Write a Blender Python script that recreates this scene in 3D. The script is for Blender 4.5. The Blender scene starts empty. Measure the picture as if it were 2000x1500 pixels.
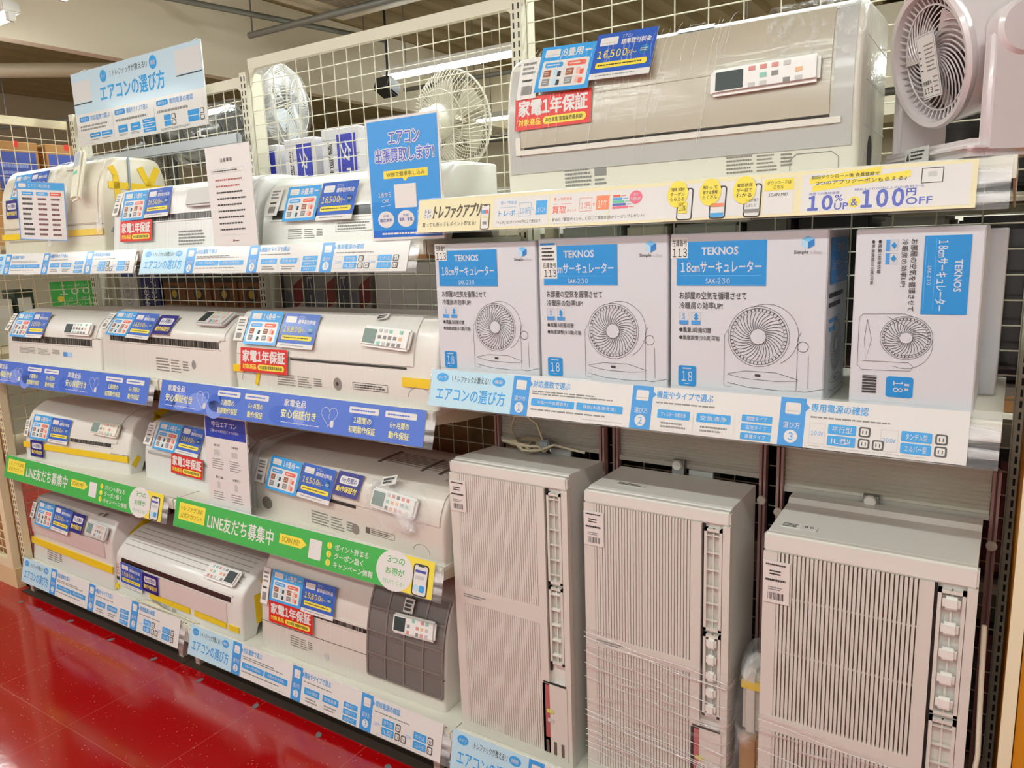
import bpy, bmesh, math, random
from mathutils import Matrix, Vector
random.seed(7)
R = math.radians
SC = bpy.context.scene
COL = SC.collection

# ------------------------------------------------------------------ camera, world, light, exposure
def make_camera():
    y, p, r = R(-33.4665), R(-10.7147), R(-2.0551)
    fw = Vector((math.sin(y)*math.cos(p), math.cos(y)*math.cos(p), math.sin(p)))
    rt = Vector((math.cos(y), -math.sin(y), 0)); up = rt.cross(fw)
    c, s = math.cos(r), math.sin(r)
    X = rt*c + up*s; Y = up*c - rt*s; Z = -fw
    cam = bpy.data.cameras.new('camera'); o = bpy.data.objects.new('camera', cam); COL.objects.link(o)
    m = Matrix((X, Y, Z)).transposed().to_4x4(); m.translation = (2.4153, -1.4718, 1.4666)
    o.matrix_world = m
    cam.sensor_fit = 'HORIZONTAL'; cam.sensor_width = 36; cam.lens = 1489.4*36/2000
    cam.clip_start = 0.02; cam.clip_end = 60
    SC.camera = o
make_camera()
SC.view_settings.view_transform = 'Standard'; SC.view_settings.look = 'None'
SC.view_settings.gamma = 1; SC.view_settings.use_curve_mapping = False
SC.view_settings.exposure = -0.34
W = bpy.data.worlds.new('world'); SC.world = W; W.use_nodes = True
W.node_tree.nodes['Background'].inputs[0].default_value = (1.0, .93, .82, 1)
W.node_tree.nodes['Background'].inputs[1].default_value = 0.10
LAMP_W = 10.5          # watts of one ceiling tube
LAMP_COL = (.90, 1.0, .97)
cy = SC.cycles
cy.max_bounces = 6; cy.diffuse_bounces = 3; cy.glossy_bounces = 3; cy.transmission_bounces = 4; cy.transparent_max_bounces = 12
cy.caustics_reflective = False; cy.caustics_refractive = False
cy.use_denoising = True; cy.sample_clamp_indirect = 4.0

# ------------------------------------------------------------------ materials
def lin(h):
    h = h.lstrip('#'); o = []
    for i in (0, 2, 4):
        c = int(h[i:i+2], 16)/255
        o.append(c/12.92 if c <= .04045 else ((c+.055)/1.055)**2.4)
    return (*o, 1)
MATS = {}
def mat(h, rough=.5, metal=0.0, coat=0.0, spec=.5):
    k = (h, rough, metal, coat, spec)
    if k in MATS: return MATS[k]
    m = bpy.data.materials.new('paint_'+h.lstrip('#')); m.use_nodes = True
    b = m.node_tree.nodes['Principled BSDF']
    b.inputs['Base Color'].default_value = lin(h); b.inputs['Roughness'].default_value = rough
    b.inputs['Metallic'].default_value = metal; b.inputs['Specular IOR Level'].default_value = spec
    if coat: b.inputs['Coat Weight'].default_value = coat; b.inputs['Coat Roughness'].default_value = .12
    MATS[k] = m; return m
def nodes_of(name):
    m = bpy.data.materials.new(name); m.use_nodes = True
    nt = m.node_tree; return m, nt, nt.nodes['Principled BSDF']
def plastic(name, h, rough=.4, bump=.05, scale=(3, 60, 60), coat=.25, var=.05):
    """plastic with the fine stretched ripples of a tight film over it"""
    m, nt, b = nodes_of(name)
    tc = nt.nodes.new('ShaderNodeTexCoord'); mp = nt.nodes.new('ShaderNodeMapping'); mp.inputs['Scale'].default_value = scale
    n = nt.nodes.new('ShaderNodeTexNoise'); n.inputs['Scale'].default_value = 1.0; n.inputs['Detail'].default_value = 3
    nt.links.new(tc.outputs['Object'], mp.inputs[0]); nt.links.new(mp.outputs[0], n.inputs['Vector'])
    bp = nt.nodes.new('ShaderNodeBump'); bp.inputs['Strength'].default_value = bump; bp.inputs['Distance'].default_value = .01
    nt.links.new(n.outputs['Fac'], bp.inputs['Height']); nt.links.new(bp.outputs[0], b.inputs['Coat Normal'])
    b.inputs['Base Color'].default_value = lin(h)
    if var:
        mx = nt.nodes.new('ShaderNodeMixRGB'); c = lin(h)
        mx.inputs[1].default_value = (c[0]*(1-var), c[1]*(1-var), c[2]*(1-var*1.3), 1); mx.inputs[2].default_value = c
        nt.links.new(n.outputs['Fac'], mx.inputs[0]); nt.links.new(mx.outputs[0], b.inputs['Base Color'])
    b.inputs['Roughness'].default_value = rough; b.inputs['Coat Weight'].default_value = coat; b.inputs['Coat Roughness'].default_value = .15
    return m
def film_mat(name, alpha=.12, scale=(30, 4, 30), bump=1.0, tint='#ffffff', thr=None):
    m, nt, b = nodes_of(name)
    out = nt.nodes['Material Output']
    tc = nt.nodes.new('ShaderNodeTexCoord'); mp = nt.nodes.new('ShaderNodeMapping'); mp.inputs['Scale'].default_value = scale
    n = nt.nodes.new('ShaderNodeTexNoise'); n.inputs['Scale'].default_value = 1; n.inputs['Detail'].default_value = 4; n.inputs['Distortion'].default_value = .6
    nt.links.new(tc.outputs['Object'], mp.inputs[0]); nt.links.new(mp.outputs[0], n.inputs['Vector'])
    bp = nt.nodes.new('ShaderNodeBump'); bp.inputs['Strength'].default_value = bump; bp.inputs['Distance'].default_value = .01
    nt.links.new(n.outputs['Fac'], bp.inputs['Height']); nt.links.new(bp.outputs[0], b.inputs['Normal'])
    b.inputs['Base Color'].default_value = lin(tint); b.inputs['Roughness'].default_value = .12
    cr = nt.nodes.new('ShaderNodeValToRGB'); cr.color_ramp.elements[0].position = .52; cr.color_ramp.elements[1].position = .72
    cr.color_ramp.elements[0].color = (alpha*.35,)*3+(1,); cr.color_ramp.elements[1].color = (min(1, alpha*3.2),)*3+(1,)
    nt.links.new(n.outputs['Fac'], cr.inputs[0])
    tr = nt.nodes.new('ShaderNodeBsdfTransparent'); mx = nt.nodes.new('ShaderNodeMixShader')
    nt.links.new(cr.outputs[0], mx.inputs[0]); nt.links.new(tr.outputs[0], mx.inputs[1]); nt.links.new(b.outputs[0], mx.inputs[2])
    nt.links.new(mx.outputs[0], out.inputs[0])
    return m
def emis(name, col, st):
    m, nt, b = nodes_of(name); b.inputs['Emission Color'].default_value = (*col, 1); b.inputs['Emission Strength'].default_value = st
    b.inputs['Base Color'].default_value = (.9, .9, .9, 1); return m
WHITE = mat('#e9e4dc', .5); PAPER = mat('#e6e1dc', .55, coat=.2); CREAM = mat('#e6dec8', .45); CREAMW = mat('#e8d9b4', .45)
BLACK = mat('#171514', .5); DARK = mat('#2b2622', .6); SKY = mat('#3ba0e2', .45, coat=.2); LSKY = mat('#bfe0ee', .5, coat=.2); ROYAL = mat('#2f5cb8', .45, coat=.2)
NAVY = mat('#130d78', .45, coat=.2); RED = mat('#d8261c', .45, coat=.2); YEL = mat('#f3dc49', .5); TAPE = mat('#eec61c', .45, coat=.2); GREEN = mat('#3fae4b', .45, coat=.2)
INK = mat('#3b3733', .6); GREY = mat('#8d8a86', .6); LGREY = mat('#c9c6c2', .5); CORAL = mat('#e9664f', .5); BROWNI = mat('#9a5a3c', .5); CYAN = mat('#1c8ed8', .4, coat=.3)
CARTON = mat('#a97a45', .75); CARTOND = mat('#8a5f34', .8); STEEL = mat('#9a9b98', .35, .8); SHELFW = mat('#e9e4d4', .4, coat=.15)
def barmat():
    m, nt, b = nodes_of('film_over_dark_slot')
    tc = nt.nodes.new('ShaderNodeTexCoord'); mp = nt.nodes.new('ShaderNodeMapping'); mp.inputs['Scale'].default_value = (160, 9, 9)
    n = nt.nodes.new('ShaderNodeTexNoise'); n.inputs['Detail'].default_value = 4; n.inputs['Scale'].default_value = 1
    cr = nt.nodes.new('ShaderNodeValToRGB'); cr.color_ramp.elements[0].position = .46; cr.color_ramp.elements[1].position = .78
    cr.color_ramp.elements[0].color = lin('#15110f'); cr.color_ramp.elements[1].color = lin('#a89f93')
    nt.links.new(tc.outputs['Object'], mp.inputs[0]); nt.links.new(mp.outputs[0], n.inputs['Vector']); nt.links.new(n.outputs['Fac'], cr.inputs[0]); nt.links.new(cr.outputs[0], b.inputs['Base Color'])
    b.inputs['Roughness'].default_value = .3; return m
SLOT = barmat()

# ------------------------------------------------------------------ mesh builder
class MB:
    def __init__(s): s.v = []; s.f = []; s.m = []; s.mats = []
    def mi(s, m):
        if m not in s.mats: s.mats.append(m)
        return s.mats.index(m)
    def add(s, vs, fs, m, M=None):
        o = len(s.v); k = s.mi(m)
        s.v += [tuple(M @ Vector(v)) if M else tuple(v) for v in vs]
        for f in fs: s.f.append([o+i for i in f]); s.m.append(k)
    def box(s, x0, y0, z0, x1, y1, z1, m, M=None):
        vs = [(x0,y0,z0),(x1,y0,z0),(x1,y1,z0),(x0,y1,z0),(x0,y0,z1),(x1,y0,z1),(x1,y1,z1),(x0,y1,z1)]
        s.add(vs, [(0,3,2,1),(4,5,6,7),(0,1,5,4),(1,2,6,5),(2,3,7,6),(3,0,4,7)], m, M)
    def rbox(s, x0, y0, z0, x1, y1, z1, m, b=.005, M=None, seg=2):
        bm = bmesh.new(); bmesh.ops.create_cube(bm, size=1)
        for v in bm.verts: v.co = Vector(((x0+x1)/2+v.co.x*(x1-x0), (y0+y1)/2+v.co.y*(y1-y0), (z0+z1)/2+v.co.z*(z1-z0)))
        bmesh.ops.bevel(bm, geom=bm.edges[:], offset=b, segments=seg, affect='EDGES')
        s.bm(bm, m, M)
    def bm(s, bm, m, M=None):
        bm.verts.index_update(); s.add([v.co.copy() for v in bm.verts], [[v.index for v in f.verts] for f in bm.faces], m, M); bm.free()
    def prism(s, pts, x0, x1, m, M=None):
        """pts = closed (y,z) polygon, extruded along x"""
        n = len(pts); vs = [(x0, y, z) for y, z in pts]+[(x1, y, z) for y, z in pts]
        s.add(vs, [list(range(n))[::-1], list(range(n, 2*n))]+[(i, (i+1) % n, n+(i+1) % n, n+i) for i in range(n)], m, M)
    def tube(s, pts, r, m, seg=6, M=None, closed=False):
        pts = [Vector(p) for p in pts]; n = len(pts); vs = []; fs = []; prev = None
        for i, p in enumerate(pts):
            t = (pts[(i+1) % n]-pts[i-1]) if closed else (pts[min(i+1, n-1)]-pts[max(i-1, 0)])
            t.normalize()
            a = (prev if prev else (Vector((0, 0, 1)) if abs(t.z) < .9 else Vector((1, 0, 0))))
            b = t.cross(a).normalized(); a = b.cross(t).normalized(); prev = a
            rr = r[i] if isinstance(r, (list, tuple)) else r
            vs += [p+(a*math.cos(2*math.pi*k/seg)+b*math.sin(2*math.pi*k/seg))*rr for k in range(seg)]
        for i in range(n if closed else n-1):
            for k in range(seg): fs.append((i*seg+k, i*seg+(k+1) % seg, ((i+1) % n)*seg+(k+1) % seg, ((i+1) % n)*seg+k))
        if not closed: fs += [tuple(range(seg))[::-1], tuple(range((n-1)*seg, n*seg))]
        s.add(vs, fs, m, M)
    def lathe(s, prof, m, seg=32, M=None, close=False, cap0=True):
        """prof = (r,h) list about local z"""
        n = len(prof); vs = []; fs = []
        for k in range(seg):
            a = 2*math.pi*k/seg; vs += [(r*math.cos(a), r*math.sin(a), h) for r, h in prof]
        for k in range(seg):
            k2 = (k+1) % seg
            for i in range(n if close else n-1): fs.append((k*n+i, k2*n+i, k2*n+(i+1) % n, k*n+(i+1) % n))
        if not close:
            if cap0 and prof[0][0] > 1e-6: fs.append([k*n for k in range(seg)][::-1])
            if prof[-1][0] > 1e-6: fs.append([k*n+n-1 for k in range(seg)])
        s.add(vs, fs, m, M)
    def build(s, name, parent=None, smooth=None, label=None, cat=None, group=None, kind=None, M=None):
        me = bpy.data.meshes.new(name); me.from_pydata(s.v, [], s.f)
        for m in s.mats: me.materials.append(m)
        me.polygons.foreach_set('material_index', s.m); me.validate(); me.update()
        if smooth: me.shade_smooth(); me.set_sharp_from_angle(angle=R(smooth))
        o = bpy.data.objects.new(name, me); COL.objects.link(o)
        if parent: o.parent = parent
        if M: o.matrix_world = M
        return tag(o, label, cat, group, kind)
def tag(o, label=None, cat=None, group=None, kind=None):
    if label: o['label'] = label
    if cat: o['category'] = cat
    if group: o['group'] = group
    if kind: o['kind'] = kind
    return o
def thing(name, label, cat, loc=(0, 0, 0), rz=0, group=None):
    o = bpy.data.objects.new(name, None); COL.objects.link(o); o.empty_display_size = .05
    o.location = loc; o.rotation_euler = (0, 0, rz)
    return tag(o, label, cat, group)
def copy_thing(o, loc, rz=None, label=None):
    c = o.copy(); COL.objects.link(c); c.location = loc
    if rz is not None: c.rotation_euler = (0, 0, rz)
    if label: c['label'] = label
    for ch in list(o.children):
        d = ch.copy(); COL.objects.link(d); d.parent = c
        for g in list(ch.children):
            e = g.copy(); COL.objects.link(e); e.parent = d
    return c

# ------------------------------------------------------------------ printing: flat graphics on a card plane
TXT = {}
def glyph_run(t, wide):
    c = bpy.data.curves.new('txt', 'FONT'); c.size = 1; c.resolution_u = 2
    c.body = ''.join(chr(ord(q)+0xFEE0) for q in t) if wide else t
    if wide: c.space_character = .6
    o = bpy.data.objects.new('txt', c); COL.objects.link(o)
    dg = bpy.context.evaluated_depsgraph_get(); me = bpy.data.meshes.new_from_object(o.evaluated_get(dg))
    vs = [v.co.copy() for v in me.vertices]; fs = [list(p.vertices) for p in me.polygons]
    bpy.data.objects.remove(o); bpy.data.curves.remove(c); bpy.data.meshes.remove(me)
    return vs, fs
def text_mesh(t):
    """the string as flat faces; numerals are set as close-spaced wide digits"""
    if t in TXT: return TXT[t]
    runs = []
    for q in t:
        d = q in '0123456789'
        if runs and runs[-1][1] == d: runs[-1][0] += q
        else: runs.append([q, d])
    V = []; F = []; x = 0
    for r, d in runs:
        vs, fs = glyph_run(r, d)
        if not vs: x += .3; continue
        a = min(v.x for v in vs); n = len(V)
        V += [Vector((v.x-a+x, v.y, 0)) for v in vs]; F += [[n+i for i in f] for f in fs]; x += max(v.x for v in vs)-a+.09
    if not V: V = [Vector((0, 0, 0))]
    x0 = min(v.x for v in V); x1 = max(v.x for v in V); y0 = min(v.y for v in V); y1 = max(v.y for v in V)
    TXT[t] = (V, F, x0, y0, max(x1-x0, 1e-4), max(y1-y0, 1e-4)); return TXT[t]
LAY = .00035
class Card:
    """draws on the plane of matrix M: x right, y up, z out; sizes w,h; coordinates given as fractions from the TOP LEFT"""
    def __init__(s, w, h, M=None, base=PAPER, th=.0008, mb=None):
        s.w, s.h = w, h; s.M = M or Matrix(); s.mb = mb or MB()
        if base: s.mb.box(-w/2, -h/2, -th, w/2, h/2, 0, base, s.M)
    def P(s, x, y, l): return ((x-.5)*s.w, (.5-y)*s.h, l*LAY)
    def poly(s, pts, m, l=1): s.mb.add([s.P(x, y, l) for x, y in pts], [list(range(len(pts)))[::-1]], m, s.M)
    def rect(s, x0, y0, x1, y1, m, l=1): s.poly([(x0, y0), (x1, y0), (x1, y1), (x0, y1)], m, l)
    def disc(s, x, y, r, m, l=1, ry=None, n=20):
        """r as fraction of w; round unless ry (fraction of h) is given"""
        q = ry if ry else r*s.w/s.h
        s.poly([(x+r*math.cos(2*math.pi*k/n), y+q*math.sin(2*math.pi*k/n)) for k in range(n)], m, l)
    def rrect(s, x0, y0, x1, y1, m, l=1, r=.2):
        """r = corner radius as fraction of the shorter side"""
        W_, H_ = (x1-x0)*s.w, (y1-y0)*s.h; a = min(W_, H_)*r; ax, ay = a/s.w, a/s.h; p = []
        for cx, cy_, a0 in ((x1-ax, y0+ay, -90), (x1-ax, y1-ay, 0), (x0+ax, y1-ay, 90), (x0+ax, y0+ay, 180)):
            for k in range(4): t = R(a0+k*30); p.append((cx+ax*math.cos(t), cy_+ay*math.sin(t)))
        s.poly(p, m, l)
    def frame(s, x0, y0, x1, y1, t, m, l=1):
        tx, ty = t/s.w, t/s.h
        s.rect(x0, y0, x1, y0+ty, m, l); s.rect(x0, y1-ty, x1, y1, m, l); s.rect(x0, y0, x0+tx, y1, m, l); s.rect(x1-tx, y0, x1, y1, m, l)
    def text(s, t, x0, y0, x1, y1, m, l=2, bold=0, rot=0, skew=0):
        vs, fs, ax, ay, aw, ah = text_mesh(t); hh = abs(y1-y0)*s.h/max(1, 1)
        em = (abs(x1-x0)*s.w if not rot else abs(y1-y0)*s.h)/max(1, len(t)); d = .028*bold*min(em, hh if not rot else abs(x1-x0)*s.w)
        offs = [(0, 0)] if not bold else [(math.cos(a)*d, math.sin(a)*d) for a in (0, 2.09, 4.19)]
        if bold > 1.2: offs = [(math.cos(a)*d, math.sin(a)*d) for a in (0, 1.047, 2.09, 3.14, 4.19, 5.24)]+[(0, 0)]
        for i, (dx, dy) in enumerate(offs):
            out = []
            for v in vs:
                u, q = (v.x-ax)/aw, (v.y-ay)/ah
                if rot: u, q = q, 1-u                  # reads downward
                p = s.P(x0+(x1-x0)*u+skew*q, y1+(y0-y1)*q, l+.06*i); out.append((p[0]+dx, p[1]+dy, p[2]))
            s.mb.add(out, fs, m, s.M)
    def line(s, pts, t, m, l=2, closed=False):
        n = len(pts); q = [Vector(((x-.5)*s.w, (.5-y)*s.h)) for x, y in pts]; L = []; Rr = []
        for i in range(n):
            d = (q[(i+1) % n]-q[i-1]) if closed else (q[min(i+1, n-1)]-q[max(i-1, 0)])
            if d.length < 1e-9: d = Vector((1, 0))
            d.normalize(); nn = Vector((-d.y, d.x))*t/2
            L.append((q[i].x+nn.x, q[i].y+nn.y, l*LAY)); Rr.append((q[i].x-nn.x, q[i].y-nn.y, l*LAY))
        k = n if closed else n-1
        s.mb.add(L+Rr, [(i, n+i, n+(i+1) % n, (i+1) % n) for i in range(k)], m, s.M)
    def greek(s, x0, y0, x1, y1, rows, m=GREY, l=2, fill=.5, seed=0, ragged=.25):
        """lines of print too small to read"""
        rn = random.Random(seed+rows*7+int(x0*1000)); dy = (y1-y0)/rows
        for r in range(rows):
            yy = y0+dy*r+dy*(1-fill)/2; x = x0; xe = x1-(x1-x0)*ragged*rn.random()
            while x < xe:
                wd = (x1-x0)*(.03+.07*rn.random()); s.rect(x, yy, min(x+wd, xe), yy+dy*fill, m, l); x += wd+(x1-x0)*.012
def acicon(c, x0, y0, x1, y1, l=2):
    c.rrect(x0, y0, x1, y1, PAPER, l, .15); c.rect(x0+.1*(x1-x0), y0+.68*(y1-y0), x1-.1*(x1-x0), y0+.76*(y1-y0), LGREY, l+1)
def phone(c, x0, y0, x1, y1, m=INK, l=2, skew=0):
    c.rrect(x0, y0, x1, y1, m, l, .18); a, b = (x1-x0)*.08, (y1-y0)*.04
    c.rrect(x0+a, y0+b, x1-a, y1-b, PAPER, l+1, .15); c.rect(x0+.3*(x1-x0), y0+b*.6, x1-.3*(x1-x0), y0+b*2, m, l+2)

def size_card(c, txt):
    c.rect(0, 0, 1, 1, SKY); acicon(c, .08, .07, .36, .24); c.text(txt, .42, .08, .78, .25, PAPER, bold=1); c.greek(.82, .12, .95, .2, 1, PAPER)
    c.rrect(.07, .32, .93, .92, PAPER, 2, .08)
    c.rrect(.12, .37, .46, .48, SKY, 3, .4); c.rrect(.54, .37, .88, .48, CORAL, 3, .4); c.greek(.16, .4, .42, .45, 1, PAPER, 4); c.greek(.58, .4, .84, .45, 1, PAPER, 4)
    for r, cm in ((.53, BROWNI), (.72, GREY)):
        for x, m2 in ((.12, SKY), (.54, CORAL)):
            c.rect(x, r, x+.14, r+.15, cm, 3); c.greek(x+.02, r+.03, x+.12, r+.12, 2, PAPER, 4, .3)
            c.rrect(x+.19, r, x+.27, r+.15, LSKY if m2 is SKY else mat('#f0b5a8'), 3, .3); c.rrect(x+.26, r+.04, x+.33, r+.16, INK if m2 is SKY else CORAL, 3, .3)
def price_card(c, txt):
    c.rect(0, 0, 1, 1, ROYAL); acicon(c, .07, .09, .37, .27); c.text('エアコン', .43, .07, .6, .14, PAPER); c.text('標準取付料金', .43, .17, .92, .29, PAPER, bold=1)
    c.text(txt, .07, .38, .56, .57, YEL, bold=1.15); c.text('円～', .57, .44, .72, .56, YEL); c.disc(.84, .46, .085, SKY); c.greek(.78, .42, .9, .5, 2, PAPER, 3)
    c.rrect(.07, .64, .92, .77, YEL, 2, .3); c.greek(.11, .68, .88, .73, 1, INK, 3)
    c.rect(0, .87, 1, 1, PAPER, 2); c.greek(.1, .91, .8, .95, 1, GREY, 3)
def six_card(c, txt):
    c.rect(0, 0, 1, 1, NAVY); c.rrect(.14, .17, .86, .5, PAPER, 2, .25); c.text('6ヶ月間の', .2, .23, .8, .44, NAVY, 3, bold=.8); c.text('動作保証付', .1, .6, .9, .83, YEL, 2, bold=1)
def red_card(c, txt):
    c.rect(0, 0, 1, 1, RED); c.text('家電1年保証', .05, .1, .95, .58, PAPER, bold=1.6); c.text('対象商品', .05, .67, .35, .88, YEL, bold=1)
    c.rrect(.38, .66, .94, .9, YEL, 2, .5); c.text('中古家電 家電業界最長級!', .42, .71, .9, .85, INK, 3, bold=.4)
CARD_FN = dict(size=('size_card', size_card), price=('price_card', price_card), six=('warranty_card', six_card), red=('guarantee_card', red_card))
CARD_LAB = dict(size='light blue card showing the room size', price='blue card with the yellow fitting price', six='small navy six-month warranty card', red='red one-year guarantee card')

# ------------------------------------------------------------------ the room
def structure():
    m, nt, b = nodes_of('red_waxed_vinyl')
    tc = nt.nodes.new('ShaderNodeTexCoord'); n1 = nt.nodes.new('ShaderNodeTexNoise'); n1.inputs['Scale'].default_value = 160; n1.inputs['Detail'].default_value = 2
    v = nt.nodes.new('ShaderNodeTexVoronoi'); v.inputs['Scale'].default_value = 70
    cr = nt.nodes.new('ShaderNodeValToRGB'); cr.color_ramp.elements[0].position = .07; cr.color_ramp.elements[1].position = .17
    cr.color_ramp.elements[0].color = (1, 1, 1, 1); cr.color_ramp.elements[1].color = (0, 0, 0, 1)
    mx = nt.nodes.new('ShaderNodeMixRGB'); mx.inputs[1].default_value = lin('#a5070b'); mx.inputs[2].default_value = lin('#e0908a')
    n2 = nt.nodes.new('ShaderNodeTexNoise'); n2.inputs['Scale'].default_value = 30
    mu = nt.nodes.new('ShaderNodeMath'); mu.operation = 'MULTIPLY'
    cr2 = nt.nodes.new('ShaderNodeValToRGB'); cr2.color_ramp.elements[0].position = .46; cr2.color_ramp.elements[1].position = .56
    for a in (n1, n2, v): nt.links.new(tc.outputs['Object'], a.inputs['Vector'])
    nt.links.new(v.outputs['Distance'], cr.inputs[0]); nt.links.new(n2.outputs['Fac'], cr2.inputs[0])
    nt.links.new(cr.outputs[0], mu.inputs[0]); nt.links.new(cr2.outputs[0], mu.inputs[1]); nt.links.new(mu.outputs[0], mx.inputs[0])
    sx = nt.nodes.new('ShaderNodeSeparateXYZ'); nt.links.new(tc.outputs['Object'], sx.inputs[0])
    ga = nt.nodes.new('ShaderNodeMath'); ga.operation = 'GREATER_THAN'; ga.inputs[1].default_value = 1.2; nt.links.new(sx.outputs['Y'], ga.inputs[0])
    mb_ = nt.nodes.new('ShaderNodeMixRGB'); mb_.inputs[2].default_value = lin('#a99f8c'); nt.links.new(ga.outputs[0], mb_.inputs[0]); nt.links.new(mx.outputs[0], mb_.inputs[1])
    bk = nt.nodes.new('ShaderNodeTexBrick'); bk.offset = 0; bk.inputs['Scale'].default_value = 1; bk.inputs['Brick Width'].default_value = .45; bk.inputs['Row Height'].default_value = .45; bk.inputs['Mortar Size'].default_value = .0018; bk.inputs['Mortar Smooth'].default_value = .6
    bk.inputs['Color1'].default_value = (0, 0, 0, 1); bk.inputs['Color2'].default_value = (0, 0, 0, 1); bk.inputs['Mortar'].default_value = (.5, .5, .5, 1); nt.links.new(tc.outputs['Object'], bk.inputs['Vector'])
    ms = nt.nodes.new('ShaderNodeMixRGB'); ms.inputs[2].default_value = lin('#c9645c'); nt.links.new(bk.outputs['Color'], ms.inputs[0]); nt.links.new(mb_.outputs[0], ms.inputs[1]); nt.links.new(ms.outputs[0], b.inputs['Base Color'])
    n3 = nt.nodes.new('ShaderNodeTexNoise'); n3.inputs['Scale'].default_value = 2.5; n3.inputs['Detail'].default_value = 5
    mr = nt.nodes.new('ShaderNodeMapRange'); mr.inputs['To Min'].default_value = .05; mr.inputs['To Max'].default_value = .17
    nt.links.new(tc.outputs['Object'], n3.inputs['Vector']); nt.links.new(n3.outputs['Fac'], mr.inputs['Value']); nt.links.new(mr.outputs[0], b.inputs['Roughness'])
    bp = nt.nodes.new('ShaderNodeBump'); bp.inputs['Strength'].default_value = .06; bp.inputs['Distance'].default_value = .004
    nt.links.new(n2.outputs['Fac'], bp.inputs['Height']); nt.links.new(bp.outputs[0], b.inputs['Normal'])
    b.inputs['Specular IOR Level'].default_value = .8
    f = MB(); f.box(-8, -6, -.1, 7, 8, 0, m); f.build('floor', kind='structure')
    wall = mat('#d9cbae', .8)
    for nm, bx in (('wall_back', (-8, 8, 0, 7, 8.1, 3.5)), ('wall_front_bounce', (-8, -3.7, 0, 7, -3.6, 3.5)), ('wall_left', (-8.1, -6, 0, -8, 8, 3.5)), ('wall_right', (7, -6, 0, 7.1, 8, 3.5))):
        w = MB(); w.box(*bx, mat('#e4e4e2', .7) if nm == 'wall_front_bounce' else wall); w.build(nm, kind='structure')  # unseen front wall set close and whitened to bounce light onto shelf fronts
    deck = mat('#a08a60', .6); c = MB(); pts = []
    x = -8.0
    while x < 7:
        pts += [(x, 3.45), (x+.16, 3.45), (x+.19, 3.39), (x+.27, 3.39), (x+.30, 3.45)]; x += .30
    n = len(pts); vs = [(a, -6, z) for a, z in pts]+[(a, 8, z) for a, z in pts]
    c.add(vs, [(i, i+1, n+i+1, n+i) for i in range(n-1)], deck); c.box(-8, -6, 3.46, 7, 8, 3.5, deck); c.build('ceiling', kind='structure')
    bm_ = MB(); bm_.box(-2.80, -6, 2.75, -2.7, 8, 3.385, mat('#f7ebd2', .75)); bm_.build('trim_1', kind='structure')
    b2 = MB(); b2.box(-2.699, 6.4, 2.45, 7, 7.0, 3.385, mat('#f7ebd2', .75)); b2.build('trim_2', kind='structure')
structure()

TUBE = emis('tube_glow', (.93, 1.0, .97), 58.0)
def lamp_proto():
    t = thing('ceiling_lamp', 'lit ceiling tube lamp seen through the wire grid, above the round fan grille', 'lamp', group='ceiling tube lamps')
    h = MB(); h.rbox(-.62, -.045, .02, .62, .045, .075, mat('#e7e3da', .4), .006); h.build('housing', t)
    g = MB(); g.lathe([(.0, -.6), (.016, -.6), (.016, .6), (0, .6)], TUBE, 12, Matrix.Rotation(R(90), 4, 'Y')); g.build('tube', t, 60)
    for s_ in (-1, 1): e = MB(); e.rbox(s_*.6-.015, -.02, -.02, s_*.6+.015, .02, .03, mat('#d8d4cb', .5), .004); e.build('end_cap', t)
    for s_ in (-.4, .4): r_ = MB(); r_.tube([(s_, 0, .07), (s_, 0, .68)], .004, STEEL, 6); r_.build('hanger_rod', t)
    L = bpy.data.lights.new('lamp_light', 'AREA'); L.shape = 'RECTANGLE'; L.size = 1.2; L.size_y = .1; L.energy = LAMP_W; L.color = LAMP_COL
    lo = bpy.data.objects.new('lamp_light', L); COL.objects.link(lo); lo.parent = t; lo.location = (0, 0, -.03)
    return t
def lamps():
    p = lamp_proto(); p.location = (-1.19, 3.28, 2.73)
    vis = {(-2.51, .62): 'white tube lamp hanging at the upper left corner beside the cream beam'}
    copy_thing(p, (-2.51, .62, 2.655), label=vis[(-2.51, .62)])
    for y, xs in ((.75, (-4.3, -1.05, .35, 1.75, 3.15)), (-1.6, (-3.7, -2.3, -.9, .5, 1.9, 3.3)), (-2.9, (-3.4, -1.6, .2, 2.0, 3.8)), (3.28, (-4.2,)), (1.9, (.45, 1.85, 3.25)), (5.6, (-4.2, -2, .2, 2.4))):  # second front row and row just behind the grid are unseen, added for brightness
        for x in xs:
            lab = vis.get((x, y)) or 'ceiling tube lamp over the aisles, mostly out of the frame or behind the goods'
            copy_thing(p, (x, y, 2.73), label=lab)
lamps()

# ------------------------------------------------------------------ the gondola: uprights, grids, shelves
UPM = mat('#dcd5bf', .45)
def upright(x, y, z1, label, warm=False, z0=0, dp=.07):
    m = CREAMW if warm else UPM
    t = thing('gondola_upright', label, 'shelf post', (x, y, z0))
    b = MB(); b.box(-.018, 0, 0, .018, dp, z1-z0, m); b.build('post', t)
    s_ = MB(); z = .12
    while z < z1-z0-.03:
        for dx in (-.0085, .0085): s_.box(dx-.0025, -.0006, z, dx+.0025, .002, z+.016, DARK)
        z += .025
    s_.build('slot_row', t)
    f = MB(); f.box(-.019, -.0, 0, .019, dp+.002, .012, m); f.build('foot', t)
    return t
upright(-1.2, .47, 2.09, 'cream slotted upright behind the hanging sign, at the left end of the wire grid')
upright(0, .47, 2.10, 'cream slotted upright between the two left wire grids, right of the hanging sign')
upright(1.2, .452, 2.2, 'cream slotted upright beside the top of the big wrapped air conditioner')
upright(2.455, .47, 2.2, 'dark slotted upright at the right end beside the wooden side panel')
upright(-1.224, .004, 1.27, 'warm cream slotted upright at the lower left, front corner of the gondola', True, 0, .03)
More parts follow.
